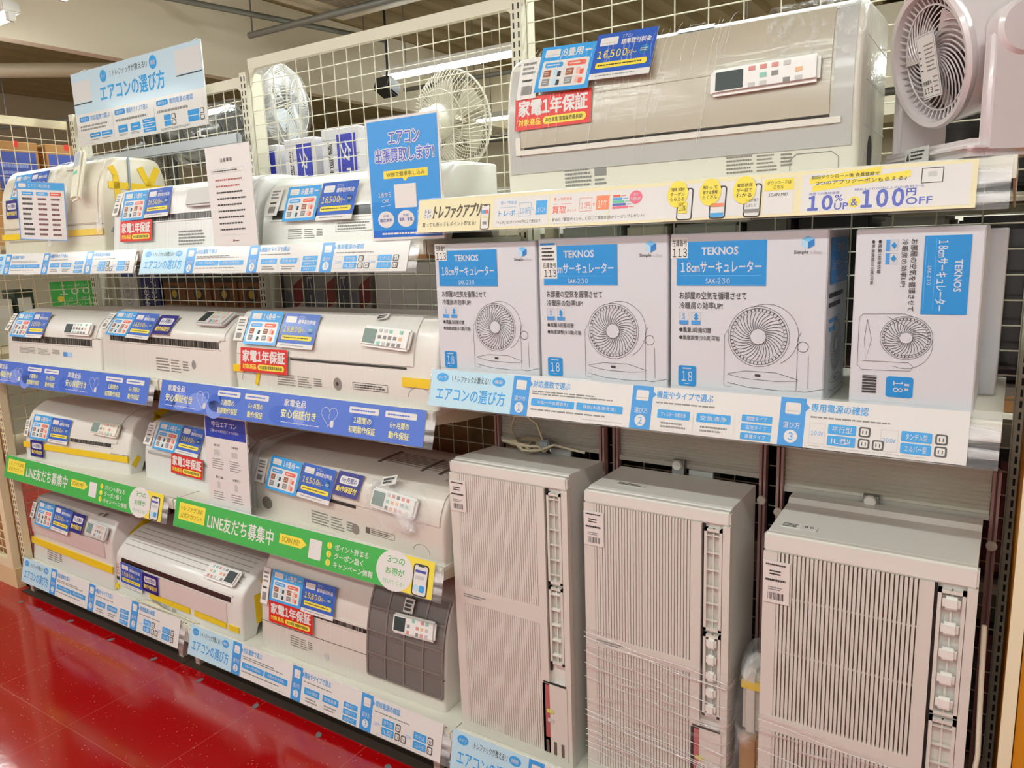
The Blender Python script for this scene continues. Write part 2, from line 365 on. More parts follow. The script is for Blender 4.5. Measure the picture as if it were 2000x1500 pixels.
def grid(name, label, x0, x1, y, z0, z1, m, M=None, px=.06, pz=.05, r=.0018, gusset=True):
    t = thing(name, label, 'wire grid', (0, 0, 0))
    w = MB(); n = round((x1-x0)/px)
    for i in range(n+1): x = x0+(x1-x0)*i/n; w.tube([(x, y, z0), (x, y, z1)], r, m, 5, M)
    n = round((z1-z0)/pz)
    for i in range(n+1): z = z0+(z1-z0)*i/n; w.tube([(x0, y+.004, z), (x1, y+.004, z)], r, m, 5, M)
    w.build('wire_mesh', t)
    f = MB(); f.box(x0, y-.008, z1-.005, x1, y+.012, z1+.03, m, M)
    if gusset:
        for s_, xx in ((1, x0), (-1, x1)):
            pts = [(xx, z1)]+[(xx+s_*(.055-.055*math.sin(R(a))), z1-.06+.06*(1-math.cos(R(90-a)))*0-.0*a+.06*math.cos(R(90-a))*0-.06*(math.cos(R(a))-1)*0) for a in ()]
            arc = [(xx+s_*.06*(1-math.cos(R(a))), z1-.065*(1-math.sin(R(a)))) for a in range(0, 91, 15)]
            poly = [(xx, z1+.001)]+arc
            vs = [(px_, y-.006, pz_) for px_, pz_ in poly]+[(px_, y+.006, pz_) for px_, pz_ in poly]; k = len(poly)
            f.add(vs, [list(range(k)), list(range(k, 2*k))[::-1]]+[(i, (i+1) % k, k+(i+1) % k, k+i) for i in range(k)], m, M)
    f.build('top_rail', t)
    return t
grid('grid_panel', 'cream wire grid behind the left end of the shelves, behind the hanging sign', -1.18, -.02, .49, .16, 2.06, UPM)
grid('grid_panel', 'cream wire grid in the middle, in front of the white fans', .02, 1.18, .49, .16, 2.115, UPM)
grid('grid_panel', 'cream wire grid behind the big wrapped air conditioner and the fan boxes', 1.22, 2.435, .48, .16, 2.17, UPM, px=.09, pz=.055)
Mside = Matrix.Translation((-1.228, 0, 0)) @ Matrix.Rotation(R(90), 4, 'Z')
grid('side_grid', 'warm yellow wire grid at the left end in front of the brown cartons', .05, .46, 0, .16, 2.03, CREAMW, Mside, .06, .055, gusset=False)
def end_gate():
    t = thing('end_panel', 'yellowish framed mesh panel at the far lower left above the floor', 'mesh panel', (0, 0, 0))
    f = MB()
    for z in (.11, .60, 1.02): f.box(-1.95, -.03, z-.02, -1.252, .0, z+.02, CREAMW)
    for x in (-1.95, -1.273): f.box(x-.02, -.031, .09, x+.02, .001, 1.04, CREAMW)
    f.build('frame', t)
    w = MB()
    for i in range(18): w.tube([(-1.93+i*.037, -.012, .12), (-1.93+i*.037, -.012, 1.0)], .0022, CREAMW, 5)
    for i in range(22): w.tube([(-1.94, -.016, .13+i*.041), (-1.28, -.016, .13+i*.041)], .0022, CREAMW, 5)
    w.build('wire_mesh', t)
    b = MB(); b.box(-1.95, -.03, .0, -1.245, .02, .09, mat('#dcc193', .5)); b.build('kick_plate', t)
    c = MB(); c.box(-1.95, .022, .1, -1.27, .036, 1.02, CARTON); c.build('back_board', t)
end_gate()

Z1, Z2, Z3, Z4, T1, T2 = 1.475, 1.04, .613, .133, 1.57, 1.14
def shelf(label, x0, x1, z, depth=.45, lip=.036, m=SHELFW):
    t = thing('shelf', label, 'shelf', (x0, 0, z)); L = x1-x0
    b = MB(); b.box(.004, .012, -.012, L-.004, depth, 0, m); b.build('board', t)
    l = MB(); l.prism([(0, -lip), (.0, -.004), (.004, 0), (.014, 0), (.014, -lip)], .004, L-.004, m); l.build('front_lip', t)
    for x in (.004, L-.008):
        k = MB(); k.prism([(.012, -.012), (.012, -lip), (.12, -.05), (depth, -.075), (depth, -.012)], x, x+.004, mat('#d6c9ae', .5)); k.build('bracket', t)
    return t
shelf('top left shelf holding the taped beige air conditioner', -1.2, 0, Z1)
shelf('top middle shelf holding two white air conditioners behind the paper notices', 0, 1.2, Z1)
shelf('second left shelf above the blue warranty banner at the left', -1.2, 0, Z2)
shelf('second middle shelf under the air conditioner with the red guarantee card', 0, 1.2, Z2)
shelf('third left shelf above the green banner at the left', -1.2, 0, Z3)
shelf('third middle shelf above the long green banner', 0, 1.2, Z3)
shelf('upper right shelf under the big wrapped air conditioner and fan', 1.215, 2.41, T1)
shelf('right shelf holding the row of white circulator boxes', 1.215, 2.42, T2)
def deck(label, x0, x1):
    t = thing('base_shelf', label, 'shelf', (x0, 0, 0)); L = x1-x0
    b = MB(); b.box(.002, 0, Z4-.012, L-.002, .44, Z4, SHELFW); b.build('board', t)
    l = MB(); l.box(.002, -.006, .07, L-.002, .0, Z4-.0005, SHELFW)
    x = .02
    while x < L-.02: l.box(x, .006, Z4, x+.006, .010, Z4+.0006, DARK); x += .016
    l.build('front_lip', t)
    k = MB(); k.box(.002, .012, 0, L-.002, .027, .12, mat('#4a3a26', .7)); k.box(.002, -.036, 0, L-.002, .012, .004, mat('#33251a', .7)); k.build('kick_board_shadow_strip', t)  # the flat dark strip on the floor stands for the shadow under the shelf
    for xx in (.05, L-.05): f = MB(); f.box(xx-.012, -.012, .0, xx+.012, .011, .068, mat('#b79d93', .5)); f.build('foot', t)
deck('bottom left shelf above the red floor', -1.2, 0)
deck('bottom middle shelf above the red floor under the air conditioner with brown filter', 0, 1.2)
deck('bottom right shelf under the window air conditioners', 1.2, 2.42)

# ------------------------------------------------------------------ banners on the shelf fronts
def plane_M(x0, x1, ztop, zbot, ytop=-.008, ybot=-.034):
    """card plane facing the aisle, tilted out at its lower edge"""
    up = Vector((0, ytop-ybot, ztop-zbot)); h = up.length; up.normalize(); X = Vector((1, 0, 0)); N = X.cross(up)
    M = Matrix((X, up, N)).transposed().to_4x4(); M.translation = ((x0+x1)/2, (ytop+ybot)/2, (ztop+zbot)/2)
    return M, x1-x0, h
CLEAR = film_mat('clear_sleeve', .22, (3, 3, 40), .3)
def banner(fn, label, x0, x1, ztop, zbot, pad=.03):
    M, w, h = plane_M(x0, x1, ztop, zbot); t = thing('shelf_banner', label, 'banner', M.translation)
    ML = M.copy(); ML.translation = (0, 0, 0)
    c = Card(w, h, ML, PAPER); fn(c); c.mb.build('printed_card', t)
    s_ = MB(); s_.box(-w/2-.006, -h/2-.003, -.0026, w/2+pad, h/2+.004, -.0016, CLEAR, ML); s_.build('clear_sleeve', t, label='clear plastic sleeve')
    return t
OUTL = mat('#56504c', .5)
def b_howto(c):
    c.rect(0, 0, .21, 1, LSKY); c.disc(.03, .2, .016, SKY, 2, .12); c.disc(.175, .2, .016, SKY, 2, .12)
    c.text('タイプ', .019, .16, .041, .25, PAPER, 3); c.text('機能', .165, .15, .185, .25, PAPER, 3)
    c.text('\\ トレファックが教える! /', .055, .12, .155, .3, INK, 2, .4); c.text('エアコンの選び方', .018, .45, .195, .82, SKY, 2, .7)
    for i, x in enumerate((.21, .47, .733)):
        c.rect(x, 0, x+.04, 1, mat('#3f97dc', .45, coat=.2)); c.poly([(x+.04, .1), (x+.046, .18), (x+.04, .26)], mat('#3f97dc', .45, coat=.2), 1)
        acicon(c, x+.008, .1, x+.032, .34); c.text('選び方', x+.007, .5, x+.033, .63, PAPER); c.disc(x+.02, .8, .0105, PAPER, 2); c.text('123'[i], x+.0165, .72, x+.0235, .88, SKY, 3, 1)
    c.text('対応畳数で選ぶ', .257, .08, .34, .25, SKY, 2, .5); c.greek(.257, .32, .44, .44, 2, GREY, seed=1)
    for x, t in ((.257, '木造(一戸建/軽鉄骨)'), (.358, '鉄筋(木造/鉄骨造)')): c.rrect(x, .53, x+.096, .71, SKY, 2, .15); c.text(t, x+.014, .57, x+.082, .67, PAPER, 3)
    c.greek(.257, .77, .45, .84, 1, GREY); c.greek(.37, .9, .46, .94, 1, LGREY)
    c.text('機能やタイプで選ぶ', .517, .08, .62, .25, SKY, 2, .5); c.greek(.517, .32, .66, .38, 1, GREY, seed=2)
    for x, t in ((.522, 'フィルター自動洗浄'), (.594, '空気清浄')):
        c.rrect(x-.004, .45, x+.066, .96, PAPER, 2, .1); c.rrect(x, .5, x+.06, .7, SKY, 3, .12); c.text(t, x+.007, .55, x+.053, .65, PAPER, 4); c.greek(x+.008, .76, x+.055, .92, 2, GREY, 3)
    for k, t in enumerate(('期間タイプ', '窓用タイプ', '高速タイプ')): c.rrect(.672, .44+k*.19, .722, .59+k*.19, SKY, 2, .12); c.text(t, .68, .47+k*.19, .714, .56+k*.19, PAPER, 3)
    c.text('専用電源の確認', .781, .08, .865, .25, SKY, 2, .5); c.greek(.781, .33, .92, .39, 1, GREY, seed=3)
    for x, v, ts, sh in ((.781, '100V', ('平行型', 'IL型'), 2), (.885, '200V', ('タンデム型', 'エルバー型'), 1)):
        c.frame(x, .48, x+.024, .9, .0006, LGREY, 2); c.text(v, x+.003, .64, x+.021, .73, SKY, 2)
        for k, t in enumerate(ts):
            c.rrect(x+.028, .47+k*.23, x+.069, .67+k*.23, SKY, 2, .12); c.text(t, x+.034, .51+k*.23, x+.063, .63+k*.23, PAPER, 3)
            for q in range(2 if (k == 1 and sh == 2) else 1):
                a = x+.073+q*.02; c.rrect(a, .47+k*.23, a+.0165, .67+k*.23, OUTL, 2, .2); c.rrect(a+.0025, .5+k*.23, a+.014, .64+k*.23, PAPER, 3, .2); c.rect(a+.005, .54+k*.23, a+.0065, .61+k*.23, OUTL, 4); c.rect(a+.010, .54+k*.23, a+.0115, .61+k*.23, OUTL, 4)
    c.greek(.781, .93, .98, .96, 1, LGREY)
BLUEB = mat('#4c70cc', .4, coat=.35); PERI = mat('#7b93e0', .4, coat=.35)
def b_warranty(c):
    c.rect(0, 0, 1, 1, BLUEB)
    rn = random.Random(3)
    for k in range(9): x = rn.random()*.92; c.disc(x+.04, .3+.5*rn.random(), .02+.03*rn.random(), PERI if k % 2 else mat('#3a63c4', .4, coat=.35), 2, .3)
    for o in (0, .5):
        c.text('家電全品', o+.035, .14, o+.115, .36, PAPER, 3, .8); c.text('安心保証付き', o+.028, .46, o+.155, .72, mat('#f0ea9a'), 3, 1); c.greek(o+.03, .84, o+.2, .88, 1, PAPER, 3)
        hp = [(16*math.sin(t)**3, -(13*math.cos(t)-5*math.cos(2*t)-2*math.cos(3*t)-math.cos(4*t))) for t in [2*math.pi*k/26 for k in range(27)]]
        c.line([(o+.2+x*.0017, .48+y*.02) for x, y in hp], .0012, PAPER, 3); c.line([(o+.2, .3), (o+.203, .42), (o+.198, .52), (o+.203, .58)], .0012, PAPER, 3); c.rrect(o+.206, .62, o+.218, .82, PAPER, 3, .3)
        for k, (t1, t2) in enumerate((('1週間の', '初期動作保証'), ('6ヶ月間の', '動作保証'))):
            x = o+.265+k*.115; c.rrect(x, .13, x+.095, .31, PAPER, 3, .2); c.greek(x+.008, .18, x+.088, .26, 1, BLUEB, 4)
            c.text(t1, x+.018, .42, x+.075, .6, mat('#f0ea9a'), 3, .8); c.text(t2, x+.005+.012*k, .68, x+.09-.012*k, .88, mat('#f0ea9a'), 3, .8)
def b_line(c):
    c.rect(0, 0, 1, 1, GREEN); c.rect(.02, .14, .145, .72, YEL, 2); c.text('トレファクLINE', .03, .22, .135, .4, mat('#a08a20'), 3, .4); c.text('公式アカウント', .03, .47, .135, .64, mat('#a08a20'), 3, .4)
    c.text('LINE友だち募集中', .16, .26, .445, .76, PAPER, 2, 1)
    c.poly([(.47, .3), (.555, .3), (.575, .45), (.555, .6), (.47, .6)], YEL, 2); c.text('SCAN ME!', .48, .37, .548, .53, mat('#8c8426'), 3, .5)
    c.rrect(.585, .22, .63, .8, PAPER, 2, .08)
    for k, t in enumerate(('ポイント貯まる', 'クーポン届く', 'キャンペーン情報')):
        y = .2+k*.25; c.disc(.658, y+.08, .0085, YEL, 2); c.text('123'[k], .6555, y+.02, .6605, y+.14, GREEN, 3); c.text(t, .678, y, .678+(.115, .1, .135)[k], y+.18, PAPER, 2, .6)
    c.rect(.905, 0, 1, 1, YEL, 2); c.disc(.88, .5, .058, PAPER, 3, .56, 28)
    c.text('3つの', .855, .12, .91, .3, GREEN, 4, .5); c.text('お得が', .853, .42, .912, .62, GREEN, 4, .5); c.text('付いてくる!', .847, .75, .915, .88, mat('#7cc98a'), 4, .2)
    phone(c, .938, .14, .985, 1.0, INK, 4); c.rect(.945, .3, .977, .37, mat('#4a52a5'), 7); c.rect(.947, .45, .973, .55, LGREY, 7); c.rrect(.961, .7, .976, .88, SKY, 7, .2); c.rrect(.944, .7, .957, .88, LSKY, 7, .2)
CRM = mat('#ece0b4', .5, coat=.2); PINK = mat('#e76c86', .5); PURP = mat('#5560b8', .45); ORANGE = mat('#f08a5e', .5)
def b_app(c):
    c.rect(0, 0, 1, 1, CRM); br = mat('#54473a')
    c.rrect(.024, .28, .057, .6, PAPER, 2, .2); c.text('トレ', .029, .31, .052, .42, INK, 3, .8); c.text('ファク', .027, .45, .054, .56, INK, 3, .8)
    c.text('トレファクアプリ', .062, .2, .247, .6, br, 2, 2.2, skew=.006); c.text('買っても売ってもポイント貯まる!', .02, .7, .235, .84, br, 2, .4)
    phone(c, .253, .25, .287, .99, br, 3); c.rect(.258, .42, .269, .52, SKY, 7); c.rect(.27, .42, .281, .52, CORAL, 7); c.greek(.262, .6, .28, .66, 1, YEL, 7); c.rect(.263, .76, .277, .84, GREY, 7)
    c.rect(.3, .1, .497, .93, PAPER, 2); c.rect(.503, .1, .85, .93, PAPER, 2); c.rect(.69, .1, .694, .93, CRM, 3)
    c.text('買って貯める', .325, .2, .382, .3, SKY, 3); c.rect(.322, .38, .382, .388, SKY, 3); c.text('トレポ', .32, .46, .38, .63, SKY, 3, .5); c.frame(.392, .28, .436, .66, .0007, SKY, 3); c.text('100円', .396, .42, .432, .6, SKY, 3); c.text('=', .441, .44, .446, .5, SKY, 3)
    c.rect(.452, .25, .49, .64, SKY, 3); c.text('1ポイント', .456, .42, .486, .58, PAPER, 4); c.text('「トレポ」は1ポイント=1円として使えます。', .315, .76, .475, .86, INK, 3)
    c.text('売って貯める', .512, .2, .572, .3, CORAL, 3); c.rect(.51, .38, .572, .388, CORAL, 3); c.text('買取', .51, .45, .555, .64, CORAL, 3, .6); c.text('ポイント', .558, .54, .59, .61, CORAL, 3); c.frame(.598, .26, .638, .62, .0007, CORAL, 3); c.text('10円', .604, .38, .632, .56, CORAL, 3); c.text('=', .642, .42, .647, .48, CORAL, 3)
    c.rect(.652, .23, .692, .6, ORANGE, 4); c.text('1PT', .657, .36, .686, .55, PAPER, 5); c.text('貯めた「買取ポイント」に応じて買取金額UPクーポンプレゼント!', .512, .76, .8, .86, INK, 3); c.greek(.512, .9, .6, .92, 1, LGREY, 3)
    for k, (m, L_) in enumerate(((CORAL, .022), (SKY, .028), (mat('#5cc59a'), .035), (PURP, .04), (PINK, .047))): c.rect(.703, .24+k*.075, .703+L_, .3+k*.075, m, 4); c.greek(.706+L_, .25+k*.075, .722+L_, .29+k*.075, 1, m, 4)
    c.disc(.772, .33, .019, PINK, 4, .17); c.text('最大', .765, .22, .779, .29, PAPER, 5); c.text('5倍UP', .758, .32, .786, .42, PAPER, 5, .5)
    # the right half is drawn by b_app2
def b_app2(c):
    c.rect(0, 0, 1, 1, CRM); c.rect(.0, .1, .36, .94, PAPER, 2); c.rect(.37, .1, .47, .94, PAPER, 2); c.rect(.495, .08, .985, .93, PAPER, 2)
    for k, (t1, t2, t3) in enumerate((('限定', 'クーポン', 'もらえる'), ('知って', '得する情報', 'たくさん'), ('査定状況', 'が一目で', 'わかる'))):
        x = .045+k*.122; phone(c, x+.015, .2, x+.075, .99, INK, 3); c.disc(x+.015, .34, .04, YEL, 7, .33)
        for q, t in enumerate((t1, t2, t3)): c.text(t, x-.012, .18+q*.12, x+.042, .27+q*.12, INK, 8, .3)
    c.rect(.066, .55, .1, .82, YEL, 7); c.text('10%', .072, .62, .095, .76, INK, 8, .5); c.rect(.188, .62, .235, .7, ORANGE, 7); c.rect(.188, .85, .235, .95, SKY, 7); c.text('査定が完了', .312, .55, .355, .63, INK, 7); c.text('しました。', .316, .67, .35, .75, INK, 7); c.rect(.306, .8, .362, .88, GREY, 7)
    c.rect(.372, .12, .468, .4, YEL, 3); c.text('ダウンロードは', .38, .17, .46, .26, INK, 4, .3); c.text('こちら', .403, .28, .435, .36, INK, 4, .3); c.text('SCAN ME!', .388, .46, .45, .53, INK, 3, .3)
    c.poly([(.52, .16), (.735, .02), (.735, .17), (.52, .31)], YEL, 3); c.poly([(.53, .34), (.82, .14), (.82, .28), (.53, .48)], YEL, 3)
    c.text('初回ダウンロード後 会員登録で', .525, .12, .73, .2, INK, 4, .3); c.text('2つのアプリクーポンもらえる♪', .54, .25, .81, .34, INK, 4, .3)
    c.frame(.85, .12, .91, .44, .0012, INK, 3); c.rect(.868, .2, .892, .3, LGREY, 3)
    c.text('店頭での買取金額', .52, .5, .615, .56, PURP, 3); c.text('税込1,000円以上のお会計から', .66, .46, .86, .52, PURP, 3)
    c.text('10', .52, .58, .595, .9, PURP, 3, 2.2); c.text('%', .602, .58, .627, .72, PURP, 3, 1); c.text('UP', .602, .76, .645, .91, PURP, 3, 1); c.disc(.662, .76, .018, YEL, 3); c.text('&', .652, .68, .672, .84, PURP, 4, .5)
    c.text('100', .684, .52, .805, .89, PURP, 3, 2.2); c.text('円', .812, .53, .838, .68, PURP, 3, 1.4); c.text('OFF', .812, .72, .885, .87, PURP, 3, .8)
banner(b_howto, 'pale blue and white buying guide banner at the far left of the top shelf', -1.15, -.015, 1.478, 1.403, .01)
banner(b_howto, 'pale blue and white buying guide banner on the top shelf under the paper notices', .022, 1.165, 1.476, 1.40)
banner(b_warranty, 'blue warranty banner on the second shelf at the left edge', -1.17, -.03, 1.046, .958)
banner(b_warranty, 'blue warranty banner on the second shelf above the navy paper notice', .04, 1.185, 1.046, .955)
banner(b_line, 'green banner on the third shelf at the left edge', -1.19, -.035, .628, .535)
banner(b_line, 'long green banner on the third shelf in the middle beside the window air conditioner', .04, 1.185, .633, .537)
banner(b_howto, 'buying guide banner at the lower left just above the red floor', -1.19, -.03, .155, .052)
banner(b_howto, 'buying guide banner at the bottom middle just above the red floor', .03, 1.18, .155, .05)
banner(b_howto, 'buying guide banner at the bottom right under the first window air conditioner', 1.215, 2.38, .155, .05)
banner(b_howto, 'large pale blue buying guide banner under the row of circulator boxes', 1.212, 2.37, 1.155, 1.068, .045)
def app_banner():
    M, w, h = plane_M(1.21, 2.355, 1.566, 1.49, -.02, -.036); t = thing('shelf_banner', 'cream app banner with ten percent and hundred yen off on the upper right shelf', 'banner', M.translation)
    ML = M.copy(); ML.translation = (0, 0, 0); hw = w*.54
    c = Card(hw/.85*1.0, h, ML @ Matrix.Translation((-w/2+hw/.85/2, 0, 0)), None); b = MB(); b.box(-w/2, -h/2, -.0008, w/2, h/2, 0, CRM, ML)
    c.mb = b; c.M = ML @ Matrix.Translation((-w/2+hw/.85/2, 0, 0)); c.w = hw/.85
    b_app(c)
    w2 = w-hw; c2 = Card(w2, h, ML @ Matrix.Translation((w/2-w2/2, 0, LAY*7)), None, mb=b); b_app2(c2); b.build('printed_card', t)
    s_ = MB(); s_.box(-w/2-.006, -h/2-.003, -.0026, w/2+.045, h/2+.004, -.0016, CLEAR, ML); s_.build('clear_sleeve', t, label='clear plastic sleeve')
app_banner()
# ------------------------------------------------------------------ wall air conditioners lying on their backs
def smooth_prof(p, n=4):
    """Catmull-Rom through all points but the first straight piece"""
    P = [Vector((a, b)) for a, b in p]; out = [P[0]]
    for i in range(len(P)-1):
        a, b = P[i], P[i+1]; p0 = P[i-1] if i > 0 else a*2-b; p3 = P[i+2] if i+2 < len(P) else b*2-a
        for k in range(1, n+1):
            t = k/n; q = (2*a+(b-p0)*t+(p0*2-a*5+b*4-p3)*t*t+(a*3-p0-b*3+p3)*t**3)*.5; out.append(q)
    return out
class Prof:
    def __init__(s, pts):
        s.p = smooth_prof(pts); s.S = [0]
        for i in range(1, len(s.p)): s.S.append(s.S[-1]+(s.p[i]-s.p[i-1]).length)
    def at(s, q):
        q = max(0, min(q, s.S[-1]-1e-6))
        for i in range(len(s.p)-1):
            if q <= s.S[i+1]:
                t = (q-s.S[i])/(s.S[i+1]-s.S[i]); return s.p[i].lerp(s.p[i+1], t)
        return s.p[-1]
    def frame(s, q, d=.012):
        a, b = s.at(q-d), s.at(q+d); t = (b-a).normalized(); return s.at(q), t, Vector((-t.y, t.x))
    def plane(s, x, q, lift, roll=0, span=.05):
        a, b = s.at(max(q-span, 0)), s.at(q+span); t = (b-a).normalized(); n = Vector((-t.y, t.x)); p = s.at(q)+n*lift
        X = Vector((1, 0, 0)); T = Vector((0, t.x, t.y)); N = Vector((0, n.x, n.y))
        M = Matrix((X, T, N)).transposed().to_4x4(); M.translation = (x, p.x, p.y)
        return M @ Matrix.Rotation(R(roll), 4, 'Z')
    def patch(s, mb, x0, x1, q0, q1, off, m, th=None, n=None):
        """a raised strip that follows the surface"""
        n = n or max(2, int((q1-q0)/.012)); vs = []; th = th if th is not None else off+.001
        for k in range(n+1):
            q = q0+(q1-q0)*k/n; p, t, nn = s.frame(q)
            for x in (x0, x1):
                for o in (off, off-th): a = p+nn*o; vs.append((x, a.x, a.y))
        fs = []
        for k in range(n):
            a = k*4; b = a+4
            fs += [(a, a+2, b+2, b), (a+1, b+1, b+3, a+3), (a, b, b+1, a+1), (a+2, a+3, b+3, b+2)]
        fs += [(0, 1, 3, 2), (n*4, n*4+2, n*4+3, n*4+1)]
        mb.add(vs, fs, m)
def ac_body(mb, pf, L, depth, m, notch=True, r=.014):
    f = [Vector(q) for q in pf.p]; top = f[-1]
    poly = f+[Vector((depth, top.y-.004)), Vector((depth, 0))]
    if notch: poly += [Vector((depth-.035, 0)), Vector((depth-.05, .035)), Vector((depth-.07, .045)), Vector((.095, .045)), Vector((.07, .035)), Vector((.055, 0))]
    cx = sum((q.x for q in poly))/len(poly); cz = sum((q.y for q in poly))/len(poly)
    def ins(d):
        o = []
        for q in poly:
            if q.y < 1e-4 or q.y <= .0451 and q.x > .05: o.append(Vector((min(max(q.x, d*.6), depth-d*.6), q.y))); continue
            v = q-Vector((cx, cz*.6)); o.append(q-v.normalized()*d)
        return o
    secs = [(0, r*.9), (r*.15, r*.45), (r*.5, r*.14), (r, 0), (L-r, 0), (L-r*.5, r*.14), (L-r*.15, r*.45), (L, r*.9)]
    n = len(poly); vs = []; fs = []
    for x, d in secs: vs += [(x, q.x, q.y) for q in ins(d)]
    for k in range(len(secs)-1):
        for i in range(n): fs.append((k*n+i, k*n+(i+1) % n, (k+1)*n+(i+1) % n, (k+1)*n+i))
    fs += [list(range(n))[::-1], list(range((len(secs)-1)*n, len(secs)*n))]
    mb.add(vs, fs, m)
def remote(t, M, w, h, style, lab):
    """remote control lying on the unit: long axis w"""
    c = {'w': '#eeeae4', 'c': '#ece6d6', 'g': '#d9d5d2'}[style[0]]
    b = MB(); b.rbox(-w/2, -h/2, 0, w/2, h/2, .016, mat(c, .35, coat=.3), .006, M, 2); rc = b.build('remote_control', t, 40, label=lab)
    flip = -1 if 'r' in style else 1; dark = 'd' in style
    s_ = MB(); x0, x1 = (-w*.44, -w*.18) if flip > 0 else (w*.18, w*.44)
    s_.box(min(x0, x1), -h*.34, .0155, max(x0, x1), h*.34, .0168, mat('#2b3632' if dark else '#7c8f86', .5), M); s_.build('screen', rc, label='grey liquid crystal screen')
    k = MB(); rn = random.Random(int(w*1e5))
    for i in range(5):
        for j in range(3):
            if rn.random() < .8:
                x = (-w*.1+i*w*.105)*flip; y = -h*.3+j*h*.3
                k.box(x-w*.03, y-h*.08, .0155, x+w*.03, y+h*.08, .0172, [mat('#8fc6b4'), mat('#e8b68a'), LGREY, mat('#d98f86'), LGREY, GREY][rn.randrange(6)], M)
    k.build('button_pad', rc, label='small coloured buttons')
    return rc
FILM = film_mat('stretch_film', .13, (60, 5, 40), 1.0)
LOOSE = film_mat('loose_bag_film', .20, (9, 9, 9), 1.0)
def spec_print(t, pf, x, q, w, h, seed=0):
    c = Card(w, h, pf.plane(x, q, .0006), None); g = mat('#8b847b', .6)
    c.greek(0, 0, .42, 1, 5, g, 1, .45, seed, .1); c.greek(.47, .05, .78, 1, 5, g, 1, .4, seed+3, .3); c.greek(.83, .1, 1, .8, 4, g, 1, .55, seed+5, .1)
    c.mb.build('spec_print', t, label='small grey printed specification text')
def aircon(label, o, yaw, L, prof, cards, colour='#e7e1d8', depth=.285, slot=None, slotm=None, panel=None, seam=(), tape=(), spec=None, rem=None, txt=('', ''), notch=True, extra=None, group=None, bump=.25, scale=(70, 3, 3), lift=.008):
    t = thing('air_conditioner', label, 'air conditioner', o, yaw, group); pf = Prof(prof)
    bm_ = plastic('film_wrapped_plastic', colour, .38, bump, scale, .5)
    b = MB(); ac_body(b, pf, L, depth, bm_, notch); b.build('body', t, 42)
    if panel:
        p = MB(); pf.patch(p, panel[0], panel[1], panel[2], panel[3], .004, bm_ if len(panel) < 5 else plastic('front_panel_plastic', panel[4], .38, bump, scale, .5)); p.build('front_panel', t, 35)
    if slot:
        s_ = MB(); x, q, w, h = slot; pf.patch(s_, x-w/2, x+w/2, q-h/2, q+h/2, .0015, slotm or SLOT, n=3)
        s_.build('louver_slot', t, label='dark air outlet slot')
        if h > .012:
            l = MB(); pf.patch(l, x-w/2-.01, x+w/2+.01, q+h/2, q+h/2+.006, .004, bm_, n=2); pf.patch(l, x-w/2-.01, x+w/2+.01, q-h/2-.004, q-h/2, .003, bm_, n=2); l.build('louver_flap', t)
    if seam:
        s_ = MB()
        for x0, x1, q in seam: pf.patch(s_, x0, x1, q-.0008, q+.0008, .0012, mat('#6d6358', .6), n=1)
        s_.build('seam_line', t)
    for x0, x1, q, h in tape:
        s_ = MB(); pf.patch(s_, x0, x1, q-h/2, q+h/2, .0016 if not panel else .0052, TAPE, n=3); s_.build('tape', t, label='strip of yellow masking tape')
    if spec: spec_print(t, pf, *spec)
    for k, (x, q, w, h, roll) in cards.items():
        nm, fn = CARD_FN[k]; c = Card(w, h, pf.plane(x, q, lift if k != 'red' else .010, roll)); fn(c, txt[0] if k == 'size' else txt[1]); c.mb.build(nm, t, label=CARD_LAB[k])
    if rem: remote(t, pf.plane(rem[0], rem[1], .006, rem[4]), rem[2], rem[3], rem[5], rem[6])
    if extra: extra(t, pf, L, depth)
    return t
def spec_tag(t, pf, x, q, w=.045, h=.078, lift=.007):
    c = Card(w, h, pf.plane(x, q, lift), mat('#eee9e2', .5)); c.greek(.15, .08, .85, .42, 3, GREY, seed=int(x*99)); c.greek(.2, .5, .8, .6, 1, INK); c.rect(.2, .68, .75, .9, GREY); c.mb.build('price_tag', t, label='small white stock tag')
def end_tape(t, L, pts, w=.022):
    b = MB()
    for a, c in zip(pts[:-1], pts[1:]):
        d = (Vector(c)-Vector(a)).normalized(); n = Vector((-d.y, d.x))*w/2
        q = [Vector(a)+n, Vector(a)-n, Vector(c)-n, Vector(c)+n]; b.add([(L+x, p.x, p.y) for x in (.0006, .0022) for p in q], [(0, 1, 2, 3), (7, 6, 5, 4), (0, 4, 5, 1), (1, 5, 6, 2), (2, 6, 7, 3), (3, 7, 4, 0)], TAPE)
    b.build('tape', t, label='yellow masking tape on the end cap')
def ridge(t, pf, L, x0, q0, x1, q1, m): pass

# second shelf
def e2a(t, pf, L, d):
    spec_tag(t, pf, .022, .165, .03, .08); c = Card(.06, .03, pf.plane(.455, .05, .0008), None); c.rect(0, .2, .45, .8, mat('#4f8fd0')); c.rect(.5, .2, 1, .8, mat('#a8c8e6')); c.mb.build('energy_mark', t, label='small blue energy mark')
aircon('small white air conditioner at the far left end of the second shelf', (-1.09, .012, Z2), .0326, .675,
    [(0,0),(.010,.105),(.018,.137),(.034,.166),(.054,.185),(.078,.196),(.12,.205),(.18,.211),(.27,.212)],
    dict(size=(.122,.155,.118,.108,0), price=(.243,.157,.121,.112,0)), slot=(.334,.101,.576,.026), spec=(.249,.055,.3,.026), seam=[(.0,.675,.118)], panel=(.02,.655,.118,.33),
    rem=(.548,.147,.175,.05,0,'w d','white remote control with dark screen'), txt=('6畳用','10,500'), extra=e2a)
def e2b(t, pf, L, d):
    spec_tag(t, pf, .03, .19, .04, .07); c = Card(.024, .032, pf.plane(.585, .06, .0008), None); c.disc(.5, .5, .45, GREY, 1, .45); c.mb.build('round_mark', t)
